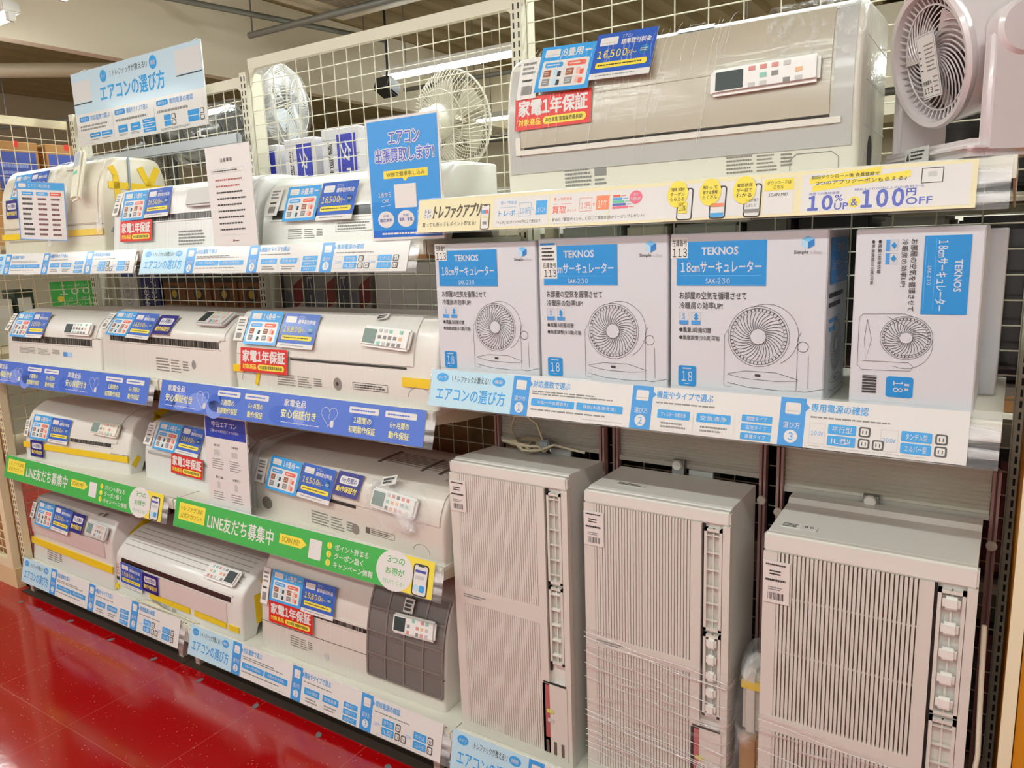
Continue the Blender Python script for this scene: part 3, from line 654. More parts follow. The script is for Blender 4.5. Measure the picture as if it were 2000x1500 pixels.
aircon('white air conditioner with three blue cards in the middle of the second shelf', (-.405, .036, Z2), -.0308, .78,
    [(0,0),(.010,.145),(.024,.173),(.056,.2),(.09,.215),(.13,.22),(.28,.222)],
    dict(size=(.139,.181,.139,.1,-1), price=(.281,.176,.143,.1,-1), six=(.41,.186,.106,.077,0)), slot=(.397,.129,.658,.023), spec=(.459,.05,.19,.05), panel=(.02,.76,.146,.36),
    rem=(.672,.216,.147,.07,0,'g d','grey remote control with dark screen'), txt=('10畳用','16,500'), extra=e2b)
def e2c(t, pf, L, d):
    spec_tag(t, pf, .026, .185, .045, .078); c = Card(.035, .04, pf.plane(.455, .045, .0008), None); c.disc(.5, .5, .45, mat('#8f857c'), 1, .45); c.disc(.5, .5, .15, INK, 2, .15); c.mb.build('round_mark', t)
    c = Card(.13, .02, pf.plane(.58, .045, .0008), None); c.frame(0, 0, 1, 1, .0012, INK); c.greek(.05, .2, .95, .8, 2, INK); c.mb.build('boxed_print', t)
    l = MB()
    for x in (.075, .755): M = pf.plane(x, .04, .001); a = [(.04*math.cos(R(k)), .03*math.sin(R(k))-.012, 0) for k in range(0, 181, 15)]; l.tube([M @ Vector(p) for p in a], .0006, GREY, 4)
    l.build('knockout_line', t)
    c = Card(.038, .022, pf.plane(.6, .236, .012, 15), mat('#e7e3dc')); c.greek(.1, .15, .9, .85, 2, INK, fill=.7); c.mb.build('stock_sticker', t)
    b = MB(); M = pf.plane(.11, .035, .0014, -25); b.box(-.007, -.02, 0, .007, .026, .0012, TAPE, M); b.build('tape', t)
aircon('long wrapped air conditioner with red card on the second shelf beside the circulator cartons', (.385, .026, Z2), -.0049, .815,
    [(0,0),(-.002,.06),(.012,.149),(.03,.197),(.05,.223),(.08,.233),(.27,.230)],
    dict(size=(.131,.19,.15,.108,0), price=(.29,.186,.152,.106,-1), red=(.15,.093,.214,.074,0)), slot=(.485,.104,.45,.006), slotm=DARK, spec=(.296,.041,.19,.036), panel=(.015,.735,.11,.27),
    tape=[(.70,.795,.069,.024),(.0,.05,.064,.022)], rem=(.642,.178,.175,.058,-3,'w','white remote control with grey screen'), txt=('14畳用','19,800'), extra=e2c, bump=.6)
# third shelf
def e3a(t, pf, L, d):
    end_tape(t, L, [(.02,.03),(.05,.062)]); end_tape(t, L, [(.205,.05),(.19,.15),(.14,.205),(.20,.225)], .03); spec_tag(t, pf, .02, .13, .028, .07)
aircon('white air conditioner banded with yellow tape at the left end of the third shelf', (-1.125, .036, Z3), .0926, .692,
    [(0,0),(.004,.06),(.012,.105),(.028,.15),(.046,.183),(.068,.205),(.12,.228),(.18,.234),(.28,.232)],
    dict(size=(.119,.139,.128,.105,-1), price=(.252,.135,.133,.104,-1), six=(.102,.049,.093,.07,-1)), slot=(.452,.106,.26,.015), panel=(.015,.62,.115,.33), seam=[(.58,.692,.075)],
    tape=[(.0,.692,.06,.024)], rem=(.548,.165,.17,.055,-2,'c','cream remote control in a crumpled bag'), txt=('6畳用','16,500'), extra=e3a)
def e3b(t, pf, L, d):
    spec_tag(t, pf, .035, .17, .05, .085); b = MB(); pf.patch(b, .03, .6, .095, .105, .0015, mat('#a7a29a'), n=2); b.build('louver_flap', t)
    M = pf.plane(.60, .21, .004, -18); b = MB(); b.rbox(-.085, -.045, 0, .085, .045, .03, LOOSE, .012, M); bg = b.build('bagged_remote', t, 40, label='remote control in a clear bag')
    r_ = MB(); r_.rbox(-.07, -.025, .002, .07, .025, .018, mat('#ece8e2', .4), .005, M); r_.build('remote_body', bg, 40)
    c = Card(.1, .03, pf.plane(.27, .055, .0008), None); c.greek(0, 0, .8, 1, 4, GREY); c.rect(0, .5, .12, .9, mat('#4a6a52')); c.mb.build('spec_print', t)
aircon('white air conditioner with a red card half hidden behind the navy paper notice', (-.363, .12, Z3), -.0407, .69,
    [(0,0),(.003,.065),(.014,.127),(.035,.186),(.055,.206),(.09,.213),(.21,.217),(.28,.217)],
    dict(size=(.158,.171,.15,.106,0), price=(.309,.173,.145,.104,-1), red=(.308,.085,.202,.073,0)), panel=(.02,.67,.11,.35), colour='#e9e6e2', txt=('14畳用','19,800'), extra=e3b, bump=.12)
def e3c(t, pf, L, d):
    spec_tag(t, pf, .045, .135, .05, .08)
    c = Card(.034, .036, pf.plane(.505, .03, .0008), None); c.disc(.5, .5, .45, mat('#8a7a72'), 1, .45); c.mb.build('round_mark', t)
    c = Card(.12, .018, pf.plane(.61, .038, .0008), None); c.frame(0, 0, 1, 1, .0012, mat('#6b5c54')); c.rect(0, 0, .14, 1, mat('#6b5c54')); c.greek(.2, .2, .95, .8, 2, mat('#6b5c54')); c.mb.build('boxed_print', t)
    l = MB(); M = pf.plane(.775, .02, .001); l.tube([M @ Vector((.032*math.cos(R(k)), .022*math.sin(R(k)), 0)) for k in range(0, 181, 15)], .0006, GREY, 4)
    l.tube([(.80, .08, .206), (.80, .25, .214)], .0008, GREY, 4); l.build('knockout_line', t)
    g = MB()
    for k in range(7): pf.patch(g, .49, .83, .285+k*.012, .2895+k*.012, .0012, mat('#8a7f74', .6), n=1)
    for k in (.49, .67, .74): pf.patch(g, k, k+.012, .27, .37, .0015, mat('#5b5048', .6), n=4)
    g.build('top_grille', t)
    q = MB(); M = pf.plane(.07, .03, .001); q.lathe([(0, 0), (.026, 0), (.026, .0008), (0, .0008)], mat('#6f665c', .6), 20, M @ Matrix.Scale(.8, 4, (0, 1, 0))); q.build('pipe_hole', t, label='round pipe hole')
    M = pf.plane(.68, .135, .003, -3); b = MB()
    bm = bmesh.new(); bmesh.ops.create_icosphere(bm, subdivisions=4, radius=1); rn = random.Random(5)
    for v in bm.verts:
        n_ = v.co.normalized(); k = 1+.08*math.sin(9*n_.x+4*n_.y)+.06*math.sin(17*n_.y+11*n_.x); v.co = Vector((n_.x*.125*k, n_.y*.072*k, max(n_.z*.03*k, 0)))
    b.bm(bm, LOOSE, M); b.build('remote_bag', t, 60, label='crumpled clear bag around the remote')
    c = Card(.05, .03, pf.plane(.645, .185, .03, 20), mat('#e7e3dc')); c.greek(.1, .15, .9, .85, 2, INK, fill=.7); c.mb.build('stock_sticker', t)
aircon('boxy beige air conditioner with bagged remote on the third shelf left of the window units', (.335, .086, Z3), -.077, .858,
    [(0,0),(.006,.1),(.018,.145),(.045,.181),(.12,.205),(.28,.215)],
    dict(size=(.166,.136,.16,.108,-1), price=(.33,.137,.156,.107,-1), six=(.47,.155,.112,.073,0)), slot=(.289,.097,.438,.009), slotm=DARK, spec=(.4,.03,.2,.045), colour='#ddd2c6', panel=(.01,.845,.105,.2),
    rem=(.677,.139,.18,.058,-2,'w','white remote control with grey screen'), txt=('10畳用','16,500'), extra=e3c)
# bottom shelf
def e4a(t, pf, L, d):
    spec_tag(t, pf, .03, .225, .032, .07); end_tape(t, L, [(.10,.20),(.19,.25)], .03)
    c = Card(.036, .022, pf.plane(.55, .29, .01, 10), mat('#cfcac4')); c.greek(.1, .15, .9, .85, 2, INK, fill=.7); c.mb.build('stock_sticker', t)
aircon('pinkish air conditioner with yellow tape band at the left end of the bottom shelf', (-1.205, .034, Z4+.001), -.014, .672,
    [(0,0),(.014,.11),(.017,.191),(.032,.236),(.053,.268),(.08,.278),(.26,.28)],
    dict(size=(.14,.222,.14,.106,0), price=(.285,.224,.143,.105,-1), six=(.411,.232,.106,.078,0)), seam=[(.02,.64,.191)], slot=(.5,.112,.0,.0) and None, panel=(.01,.62,.125,.188,'#dcc9c4'),
    tape=[(.0,.672,.085,.029)], spec=(.2,.045,.13,.05), rem=(.582,.231,.15,.056,-2,'g','wrapped grey remote control'), txt=('10畳用','16,500'), extra=e4a, colour='#e4dcd6')
def e4b(t, pf, L, d):
    end_tape(t, L, [(.075,.04),(.075,.145)], .026); end_tape(t, L, [(.10,.175),(.2,.225)], .024)
    c = Card(.03, .07, pf.plane(.02, .085, .001), None); c.greek(.1, 0, .9, .7, 4, mat('#c98f86')); c.rect(.15, .8, .8, 1, INK); c.mb.build('spec_print', t)
    g = MB()
    for k in range(6): pf.patch(g, .03, .76, .20+k*.022, .203+k*.022, .0012, mat('#a89c8c', .6), n=1)
    g.build('top_rib', t)
    b = MB(); pts = [(.16,-.012,.004),(.2,-.02,.006),(.24,-.018,.016),(.3,-.018,.016),(.34,-.012,.008),(.42,-.006,.004),(.55,-.004,.004)]; b.tube(pts, [.004,.005,.010,.011,.006,.004,.003], mat('#ddd3bb', .5), 8); b.build('drain_hose', t, 60, label='short cream hose along the front')
aircon('air conditioner with a long black front stripe on the bottom shelf', (-.527, .036, Z4+.001), -.0125, .799,
    [(0,0),(.007,.105),(.016,.154),(.036,.18),(.072,.207),(.102,.223),(.16,.236),(.28,.24)],
    dict(price=(.128,.085,.149,.095,-1), six=(.259,.088,.109,.073,0)), slot=(.394,.137,.693,.02), slotm=mat('#1c1513', .25, coat=.5), panel=(.1,.72,.05,.12,'#e2d2cc'),
    tape=[(.245,.50,.037,.02),(.53,.715,.037,.019),(.73,.785,.037,.02),(.0,.025,.022,.02)], spec=(.33,.012,.16,.02), rem=(.665,.205,.178,.06,0,'w r d','white remote control with the screen at its right'), txt=('','19,800'), extra=e4b, colour='#e9e4de', bump=.05)
def e4c(t, pf, L, d):
    spec_tag(t, pf, .028, .22, .035, .12)
    f = MB(); fr = mat('#7b6f68', .45, coat=.3); x0, x1, q0, q1 = .49, .775, .045, .325
    for k in range(5): x = x0+(x1-x0)*k/4; pf.patch(f, x-.003, x+.003, q0, q1, .0075, fr, .004)
    for k in range(5): q = q0+(q1-q0)*k/4; pf.patch(f, x0, x1, q-.003, q+.003, .0078, fr, .004, n=1)
    fl = f.build('air_filter', t, label='brown framed mesh air filter strapped to the right half')
    m, nt, bb = nodes_of('filter_mesh'); bb.inputs['Base Color'].default_value = lin('#857c77'); bb.inputs['Alpha'].default_value = .55; bb.inputs['Roughness'].default_value = .35
    n_ = MB(); pf.patch(n_, x0, x1, q0, q1, .0055, m, .0006); n_.build('filter_net', fl)
    c = Card(.036, .042, pf.plane(.64, .285, .015, 0), mat('#e7e3dc')); c.greek(.1, .1, .9, .9, 3, INK, fill=.7); c.mb.build('stock_sticker', t)
    c = Card(.024, .028, pf.plane(.31, .045, .0008), None); c.disc(.5, .5, .45, LGREY, 1, .45); c.mb.build('round_mark', t)
aircon('tall air conditioner with a brown mesh filter on its front on the bottom shelf', (.354, .042, Z4+.001), .0205, .781,
    [(0,0),(.003,.07),(.010,.143),(.022,.214),(.040,.266),(.063,.306),(.09,.325),(.25,.33)],
    dict(size=(.129,.23,.146,.102,0), price=(.277,.227,.144,.105,0), red=(.157,.144,.206,.073,0)), slot=(.4,.172,.62,.015), spec=(.195,.06,.1,.04), seam=[(.0,.781,.098)],
    rem=(.672,.233,.158,.058,2,'w d','white remote control with dark screen'), txt=('14畳用','19,800'), extra=e4c, colour='#e2d8ce', notch=False, depth=.26, bump=.6)
# top shelf
def e1a(t, pf, L, d):
    end_tape(t, L, [(.075,-.0+.05),(.075,.27),(.06,.30)], .022); end_tape(t, L, [(.045,.235),(.26,.225)], .024); end_tape(t, L, [(.17,.30),(.20,.235),(.24,.30)], .024)
    b = MB(); b.tube([(L+.003, .13, .335), (L+.003, .12, .2), (L+.003, .035, .07)], .0035, mat('#8e9aa3', .3, .5), 6); b.build('strap', t, label='grey strap over the end')
    M = pf.plane(.645, .262, .02) @ Matrix.Rotation(R(14), 4, 'Z'); r_ = MB(); r_.rbox(-.024, -.1, 0, .024, .1, .024, mat('#e9e2cd', .45, coat=.3), .01, M); rc = r_.build('remote_control', t, 40, label='cream remote control strapped upright')
    k = MB(); k.box(-.018, .03, .0235, .018, .085, .025, mat('#b9c0c6', .3), M); k.box(-.012, .0, .0235, .012, .012, .025, mat('#6fc0a8'), M); k.build('screen', rc)
    w = MB(); n = 26; q0, q1 = .03, pf.S[-1]-.04
    rn = random.Random(2); N = 30; vs = []
    for i in range(N+1):
        for j in range(n+1):
            q = q0+(q1-q0)*j/n; p, tt, nn = pf.frame(q); x = .38+(L+.006-.38)*i/N; o = .008+.016*math.exp(-((x-.6)/.08)**2)*math.exp(-((q-.26)/.12)**2)+.003*math.sin(x*70+q*22)+.002*math.sin(q*60-x*40)
            a = p+nn*o; vs.append((x, a.x, a.y))
    w.add(vs, [(i*(n+1)+j, (i+1)*(n+1)+j, (i+1)*(n+1)+j+1, i*(n+1)+j+1) for i in range(N) for j in range(n)], LOOSE); w.build('plastic_wrap', t, 80, label='loose clear plastic wrap')
    c = Card(.07, .01, pf.plane(.52, .305, .0055), None); c.greek(0, 0, 1, 1, 1, INK); c.mb.build('maker_print', t)
    s_ = MB(); pf.patch(s_, .05, .5, .048, .056, .001, mat('#a79c86'), n=1); s_.build('louver_slot', t)
aircon('beige air conditioner with yellow taped right end and upright remote on the top left shelf', (-1.06, .05, Z1), -.0027, .75,
    [(0,0),(.008,.12),(.014,.20),(.026,.25),(.05,.3),(.075,.327),(.11,.335),(.21,.335),(.25,.318),(.268,.27)],
    dict(size=(.169,.265,.125,.1,0), price=(.302,.266,.135,.1,1), six=(.11,.179,.099,.072,0)), panel=(.02,.73,.105,.29), seam=[(0,.75,.1)], tape=[(0,.75,.072,.022)], colour='#e3dac5', depth=.27, txt=('10畳用','16,500'), extra=e1a)
def e1b(t, pf, L, d):
    spec_tag(t, pf, .035, .16, .035, .08); c = Card(.16, .05, pf.plane(.47, .035, .0008), None); c.greek(0, 0, .9, 1, 5, GREY); c.mb.build('spec_print', t)
    M = pf.plane(.52, .155, .006); b = MB(); b.rbox(-.07, -.03, 0, .07, .03, .016, mat('#cfccc6', .35), .006, M); b.build('remote_control', t, 40)
aircon('white air conditioner with red card on the top shelf left of the white paper notice', (-.262, .05, Z1), 0, .777,
    [(0,0),(.012,.09),(.028,.167),(.042,.19),(.065,.203),(.12,.212),(.27,.214)],
    dict(size=(.141,.15,.137,.102,0), price=(.281,.153,.134,.1,1), red=(.161,.065,.187,.07,0)), slot=(.42,.104,.68,.02), colour='#ebe9e6', txt=('10畳用','16,500'), extra=e1b, bump=.7, panel=(.02,.757,.12,.33))
def e1c(t, pf, L, d):
    spec_tag(t, pf, .055, .125, .05, .09); c = Card(.14, .03, pf.plane(.38, .045, .0008), None); c.frame(0, 0, 1, 1, .001, GREY); c.greek(.05, .1, .95, .9, 3, GREY); c.mb.build('boxed_print', t)
    w = MB(); n = 16; N = 14; vs = []
    for i in range(N+1):
        for j in range(n+1):
            q = .02+(pf.S[-1]-.03)*j/n; p, tt, nn = pf.frame(q); x = .50+.10*i/N; a = p+nn*(.006+.0025*math.sin(x*170+q*9)); vs.append((x, a.x, a.y))
    w.add(vs, [(i*(n+1)+j, (i+1)*(n+1)+j, (i+1)*(n+1)+j+1, i*(n+1)+j+1) for i in range(N) for j in range(n)], film_mat('silver_film', .35, (80, 6, 6), 1, '#dfe6ea')); w.build('plastic_wrap', t, 80, label='band of shiny clear wrap')
aircon('white air conditioner with two blue cards right of the white notice on the top shelf', (.53, .05, Z1), .0125, .668,
    [(0,0),(.014,.08),(.028,.124),(.053,.159),(.076,.18),(.12,.197),(.28,.2)],
    dict(size=(.174,.113,.132,.105,0), price=(.314,.113,.137,.112,0)), slot=(.335,.086,.57,.026), slotm=mat('#191715', .3, coat=.4), spec=(.19,.03,.14,.03), colour='#ebe9e2', txt=('8畳用','16,500'), extra=e1c, bump=.1)
# the big one on the upper right shelf
def eT(t, pf, L, d):
    al = mat('#bdbbb4', .4, coat=.3)
    s_ = MB()
    pf.patch(s_, .012, L-.012, .042, .078, .0022, al); pf.patch(s_, .012, .04, .06, .27, .0022, al); pf.patch(s_, L-.045, L-.012, .06, .30, .0022, al); pf.patch(s_, .02, L-.02, .285, .31, .0022, al)
    s_.build('silver_trim', t, 35)
    p = MB(); pf.patch(p, .045, L-.05, .098, .285, .007, plastic('panel_cream', '#bdb39e', .3, .25, (6, 40, 40), .6)); p.build('front_panel', t, 35)
    k = MB(); pf.patch(k, .03, L-.03, .082, .093, .006, mat('#e8e3d6', .4)); pf.patch(k, .03, .043, .082, .12, .006, mat('#e8e3d6', .4)); k.build('louver_flap', t, 35)
    g = MB(); pf.patch(g, .05, L-.05, .094, .0965, .0035, DARK, n=1); g.build('seam_line', t)
    g = MB(); pf.patch(g, .045, L-.05, .193, .195, .008, mat('#b8ad9a'), .002, n=1); g.build('panel_crease', t)
    c = Card(.075, .018, pf.plane(.43, .302, .004), None); c.rect(0, 0, 1, 1, mat('#a3a9b3', .3)); c.greek(.3, -.7, .8, -.3, 1, INK); c.mb.build('display_window', t, label='small bluish display window')
    spec_tag(t, pf, .06, .245, .05, .095, .009)
    l = MB()
    for x, w in ((.67, .085),):
        M = pf.plane(x, .012, .001); a = [(-w/2, -.012, 0), (-w/2, .012, 0), (-w/2+.012, .022, 0), (w/2-.012, .022, 0), (w/2, .012, 0), (w/2, -.012, 0)]; l.tube([M @ Vector(q) for q in a], .0006, GREY, 4)
    l.build('knockout_line', t)
    c = Card(.1, .04, pf.plane(.20, .025, .0008), None); c.greek(0, 0, .68, 1, 5, GREY); c.rect(.72, 0, 1, .5, GREY); c.greek(.72, .6, 1, 1, 2, GREY); c.mb.build('spec_print', t)
    b = MB(); b.box(L-.001, .04, .08, L+.0006, .3, .083, LGREY)
    for q in (.16, .235): b.box(L-.001, .05, q, L+.0006, .29, q+.0015, LGREY)
    b.build('side_seam', t)
    h = MB(); M = Matrix.Translation((L, .12, .0)) @ Matrix.Rotation(R(90), 4, 'Y'); h.lathe([(0, 0), (.025, 0), (.025, .0012), (0, .0012)], DARK, 20, M @ Matrix.Translation((-.035, 0, 0)) @ Matrix.Scale(1.3, 4, (1, 0, 0))); h.build('pipe_hole', t)
    w = MB(); N, n = 20, 18; vs = []
    for i in range(N+1):
        for j in range(n+1):
            q = .19+(pf.S[-1]-.2-.19)*j/n; p, tt, nn = pf.frame(q); x = L-.17+(.176)*i/N; a = p+nn*(.011+.0022*math.sin((x-q)*190)+.0012*math.sin(q*310)); vs.append((x, a.x, a.y))
    w.add(vs, [(i*(n+1)+j, (i+1)*(n+1)+j, (i+1)*(n+1)+j+1, i*(n+1)+j+1) for i in range(N) for j in range(n)], FILM); w.build('plastic_wrap', t, 80, label='stretched clear wrap at the right corner')
    w = MB()
    for k in range(34):                                    # tight folds of the wrap running down over the cards
        rn = random.Random(k); x0 = .03+.5*rn.random(); q = .31-.02*rn.random(); pts = []
        sl = -.25+.18*rn.random(); ln = .05+.2*rn.random()
        for j in range(7): qq = q-ln*j/6; p, tt, nn = pf.frame(qq); a = p+nn*((.0125 if qq < .21 else .0185)+.0006*math.sin(j*2+k)); pts.append((x0+sl*ln*j/6+.0015*math.sin(j*1.7+k), a.x, a.y))
        w.tube(pts, .00045, FOLD, 4)
    w.build('wrap_fold', t, 80, label='fine bright folds of clear wrap')
FOLD = film_mat('film_fold', .75, (40, 40, 40), .6)
aircon('big stretch-wrapped air conditioner with a long white remote on the upper right shelf', (1.42, .05, T1), .0081, .745,
    [(0,0),(-.006,.09),(-.004,.16),(.015,.255),(.03,.285),(.06,.30),(.1,.303),(.3,.31)],
    dict(size=(.154,.252,.133,.105,-3), price=(.289,.259,.136,.106,-2), red=(.127,.169,.19,.071,0)), slot=(.37,.066,.57,.009), slotm=DARK, spec=(.57,.024,.124,.036), colour='#e6e0d0', depth=.3, notch=False,
    rem=(.579,.176,.2,.05,1,'w d','long white remote control with dark green screen'), txt=('8畳用','16,500'), extra=eT, lift=.0155, bump=.4, scale=(6, 40, 40))
# ------------------------------------------------------------------ circulator cartons
BOXW = mat('#dcdce0', .42, coat=.25); PB = mat('#1b8fd8', .35, coat=.3)
def fan_art(c, cx, cy_, r, k=1.0):
    """line drawing of the circulator; r = ring radius as fraction of width"""
    a = c.w/c.h; t = .0007*k
    def el(x, y, rx, n=40, a0=0, a1=360): return [(x+rx*math.cos(R(a0+(a1-a0)*i/n)), y+rx*a*math.sin(R(a0+(a1-a0)*i/n))) for i in range(n+1)]
    c.line(el(cx, cy_, r), t, INK, 2); c.line(el(cx, cy_, r*.93), t*1.2, INK, 2); c.line(el(cx, cy_, r*.83), t*.8, INK, 2)
    c.line(el(cx+.13*r*2, cy_-.01, r*1.02, 24, -115, 62), t, INK, 2)
    for i in range(44):
        q = R(i*360/44); c.line([(cx+r*.84*math.cos(q), cy_+r*.84*a*math.sin(q)), (cx+r*.92*math.cos(q), cy_+r*.92*a*math.sin(q))], t*2.4, INK, 2)
    for i in range(34):
        q = i*2*math.pi/34; c.line([(cx+r*f*math.cos(q+.9*f), cy_+r*f*a*math.sin(q+.9*f)) for f in (.27, .42, .57, .7, .81)], t*1.5, INK, 2)
    c.disc(cx, cy_, r*.26, BOXW, 3, r*.26*a); c.line(el(cx, cy_, r*.26, 24), t, INK, 4)
    for sx in (-1.02, 1.36):                                     # the two fork arms
        x = cx+sx*r; c.line([(x, cy_-.18*r*a), (x-.02, cy_), (x-.02, cy_+1.72*r*a), (x+.03, cy_+1.75*r*a), (x+(.03 if sx < 0 else .15)*1, cy_+1.6*r*a)], t, INK, 2)
    c.line(el(cx+1.42*r, cy_+.05, r*.17, 20), t*1.3, INK, 2); c.line([(cx+1.6*r, cy_+.1), (cx+1.62*r, cy_+1.62*r*a)], t, INK, 2)
    c.line([(cx-1.0*r, cy_+1.3*r*a), (cx-.4*r, cy_+1.17*r*a), (cx+.6*r, cy_+1.17*r*a), (cx+1.3*r, cy_+1.36*r*a)], t, INK, 2)
    c.line([(cx-1.0*r, cy_+1.32*r*a), (cx-.4*r, cy_+1.43*r*a), (cx+.6*r, cy_+1.46*r*a), (cx+1.3*r, cy_+1.4*r*a)], t, INK, 2)
    c.line([(cx-1.0*r, cy_+1.6*r*a), (cx-.3*r, cy_+1.72*r*a), (cx+.7*r, cy_+1.76*r*a), (cx+1.34*r, cy_+1.72*r*a)], t, INK, 2)
    c.rect(cx-.08*r, cy_+1.26*r*a, cx+.1*r, cy_+1.34*r*a, INK, 3)
def cube_logo(c, x, y, s):
    a = c.w/c.h; h = s*a
    c.poly([(x, y-h*.5), (x+s*.5, y-h*.25), (x, y), (x-s*.5, y-h*.25)], mat('#7cc4ee'), 2); c.poly([(x-s*.5, y-h*.25), (x, y), (x, y+h*.55), (x-s*.5, y+h*.28)], mat('#b9e0f5'), 2); c.poly([(x, y), (x+s*.5, y-h*.25), (x+s*.5, y+h*.28), (x, y+h*.55)], mat('#2a7fc8'), 2)
def box_face(c, full=True):
    c.rect(.045, .05, .635, .315, PB, 2); c.text('TEKNOS', .215, .085, .455, .13, BOXW, 3, 1.6); c.text('18cmサーキュレーター', .075, .168, .605, .235, BOXW, 3, 1)
    c.rect(.07, .252, .605, .2545, mat('#67bdf0'), 3); c.text('SAK-230', .245, .27, .405, .303, BOXW, 3, .3); c.rect(.07, .308, .605, .3095, mat('#67bdf0'), 3)
    cube_logo(c, .88, .07, .075); c.text('Simple', .80, .115, .885, .14, INK, 2, .6); c.text('is Best', .895, .115, .962, .137, LGREY, 2)
    c.text('お部屋の空気を循環させて', .065, .352, .515, .398, INK, 2, .3); c.text('冷暖房の効率UP!', .065, .415, .36, .458, INK, 2, .3)
    for x in (.065, .15):
        c.frame(x, .475, x+.062, .545, .0006, LGREY, 2); c.rect(x, .53, x+.062, .555, mat('#4a9be0'), 3)
    c.poly([(.181, .482), (.198, .5), (.164, .5)], PB, 3); c.rect(.174, .5, .188, .512, PB, 3); c.poly([(.181, .53), (.198, .512), (.164, .512)], PB, 3); c.text('S', .087, .488, .105, .52, mat('#4a9be0'), 3)
    c.text('●風量3段階切替', .065, .572, .285, .604, INK, 2, .3); c.text('●角度調整(90度)可能', .065, .622, .345, .655, INK, 2, .3)
    c.rrect(.06, .815, .185, .945, PB, 2, .12); c.text('18', .085, .85, .16, .915, BOXW, 3, .3); c.greek(.09, .825, .155, .84, 1, BOXW, 3); c.greek(.105, .925, .14, .935, 1, BOXW, 3)
    fan_art(c, .595, .615, .195)
def carton_box(label, x0, x1, y, z0, z1, d, rz=0, front=box_face, side=None, back_only=False):
    w, h = x1-x0, z1-z0; t = thing('fan_carton', label, 'carton box', ((x0+x1)/2, y, z0), rz, 'circulator cartons on the right shelf')
    b = MB(); b.rbox(-w/2, 0, 0, w/2, d, h, BOXW, .0025, None, 1); b.build('carton', t)
    s_ = MB(); s_.box(-w/2+.002, d*.48, h, w/2-.002, d*.52, h+.0006, mat('#cfc9c4', .3)); s_.build('tape_seal', t)
    if front:
        M = Matrix.Translation((0, -.0004, h/2)) @ Matrix.Rotation(R(90), 4, 'X'); c = Card(w, h, M, None); front(c); c.mb.build('printed_front', t, label='blue and black print with a fan drawing')
    if side:
        M = Matrix.Translation((w/2+.0004, d/2, h/2)) @ Matrix.Rotation(R(90), 4, 'Z') @ Matrix.Rotation(R(90), 4, 'X'); c = Card(d, h, M, None); side(c); c.mb.build('printed_side', t)
    return t
def stock_sticker(t, x, z, w, h, second=False):
    M = Matrix.Translation((x, -.0012, z)) @ Matrix.Rotation(R(90), 4, 'X'); c = Card(w, h, M, mat('#efece6', .5), .0006)
    if second: c.rect(0, 0, .9, .06, PB, 1); c.greek(.1, .1, .9, .5, 4, INK); c.text('在庫番号', .15, .55, .95, .7, INK, 1, .5); c.text('113', .22, .75, .95, .95, INK, 1, .6)
    else: c.text('在庫番号', .1, .08, .95, .42, INK, 1, .5); c.text('113', .12, .52, .95, .95, INK, 1, .6)
    c.mb.build('stock_sticker', t, label='white stock number sticker')
def side_face(c):
    c.rect(.1, .05, .95, .315, PB, 2); c.text('TEKNOS', .35, .085, .7, .13, BOXW, 3, 1); c.text('18cmサーキュレーター', .15, .168, .9, .235, BOXW, 3); c.text('SAK-230', .4, .27, .65, .3, BOXW, 3)
    c.greek(.1, .35, .8, .46, 2, INK); c.greek(.15, .5, .5, .6, 2, SKY); fan_art(c, .5, .68, .26)
b1 = carton_box('leftmost upright white circulator carton, above the light blue end of the banner', 1.218, 1.510, .014, T2, 1.462, .20); stock_sticker(b1, -.125, .302, .036, .04)
b2 = carton_box('second upright circulator carton, with two stock stickers at its upper left', 1.516, 1.823, .014, T2, 1.466, .20); stock_sticker(b2, -.126, .277, .042, .078, True)
b3 = carton_box('third upright circulator carton, its narrow printed right side showing', 1.829, 2.130, .014, T2, 1.466, .20, side=side_face); stock_sticker(b3, -.132, .298, .036, .04)
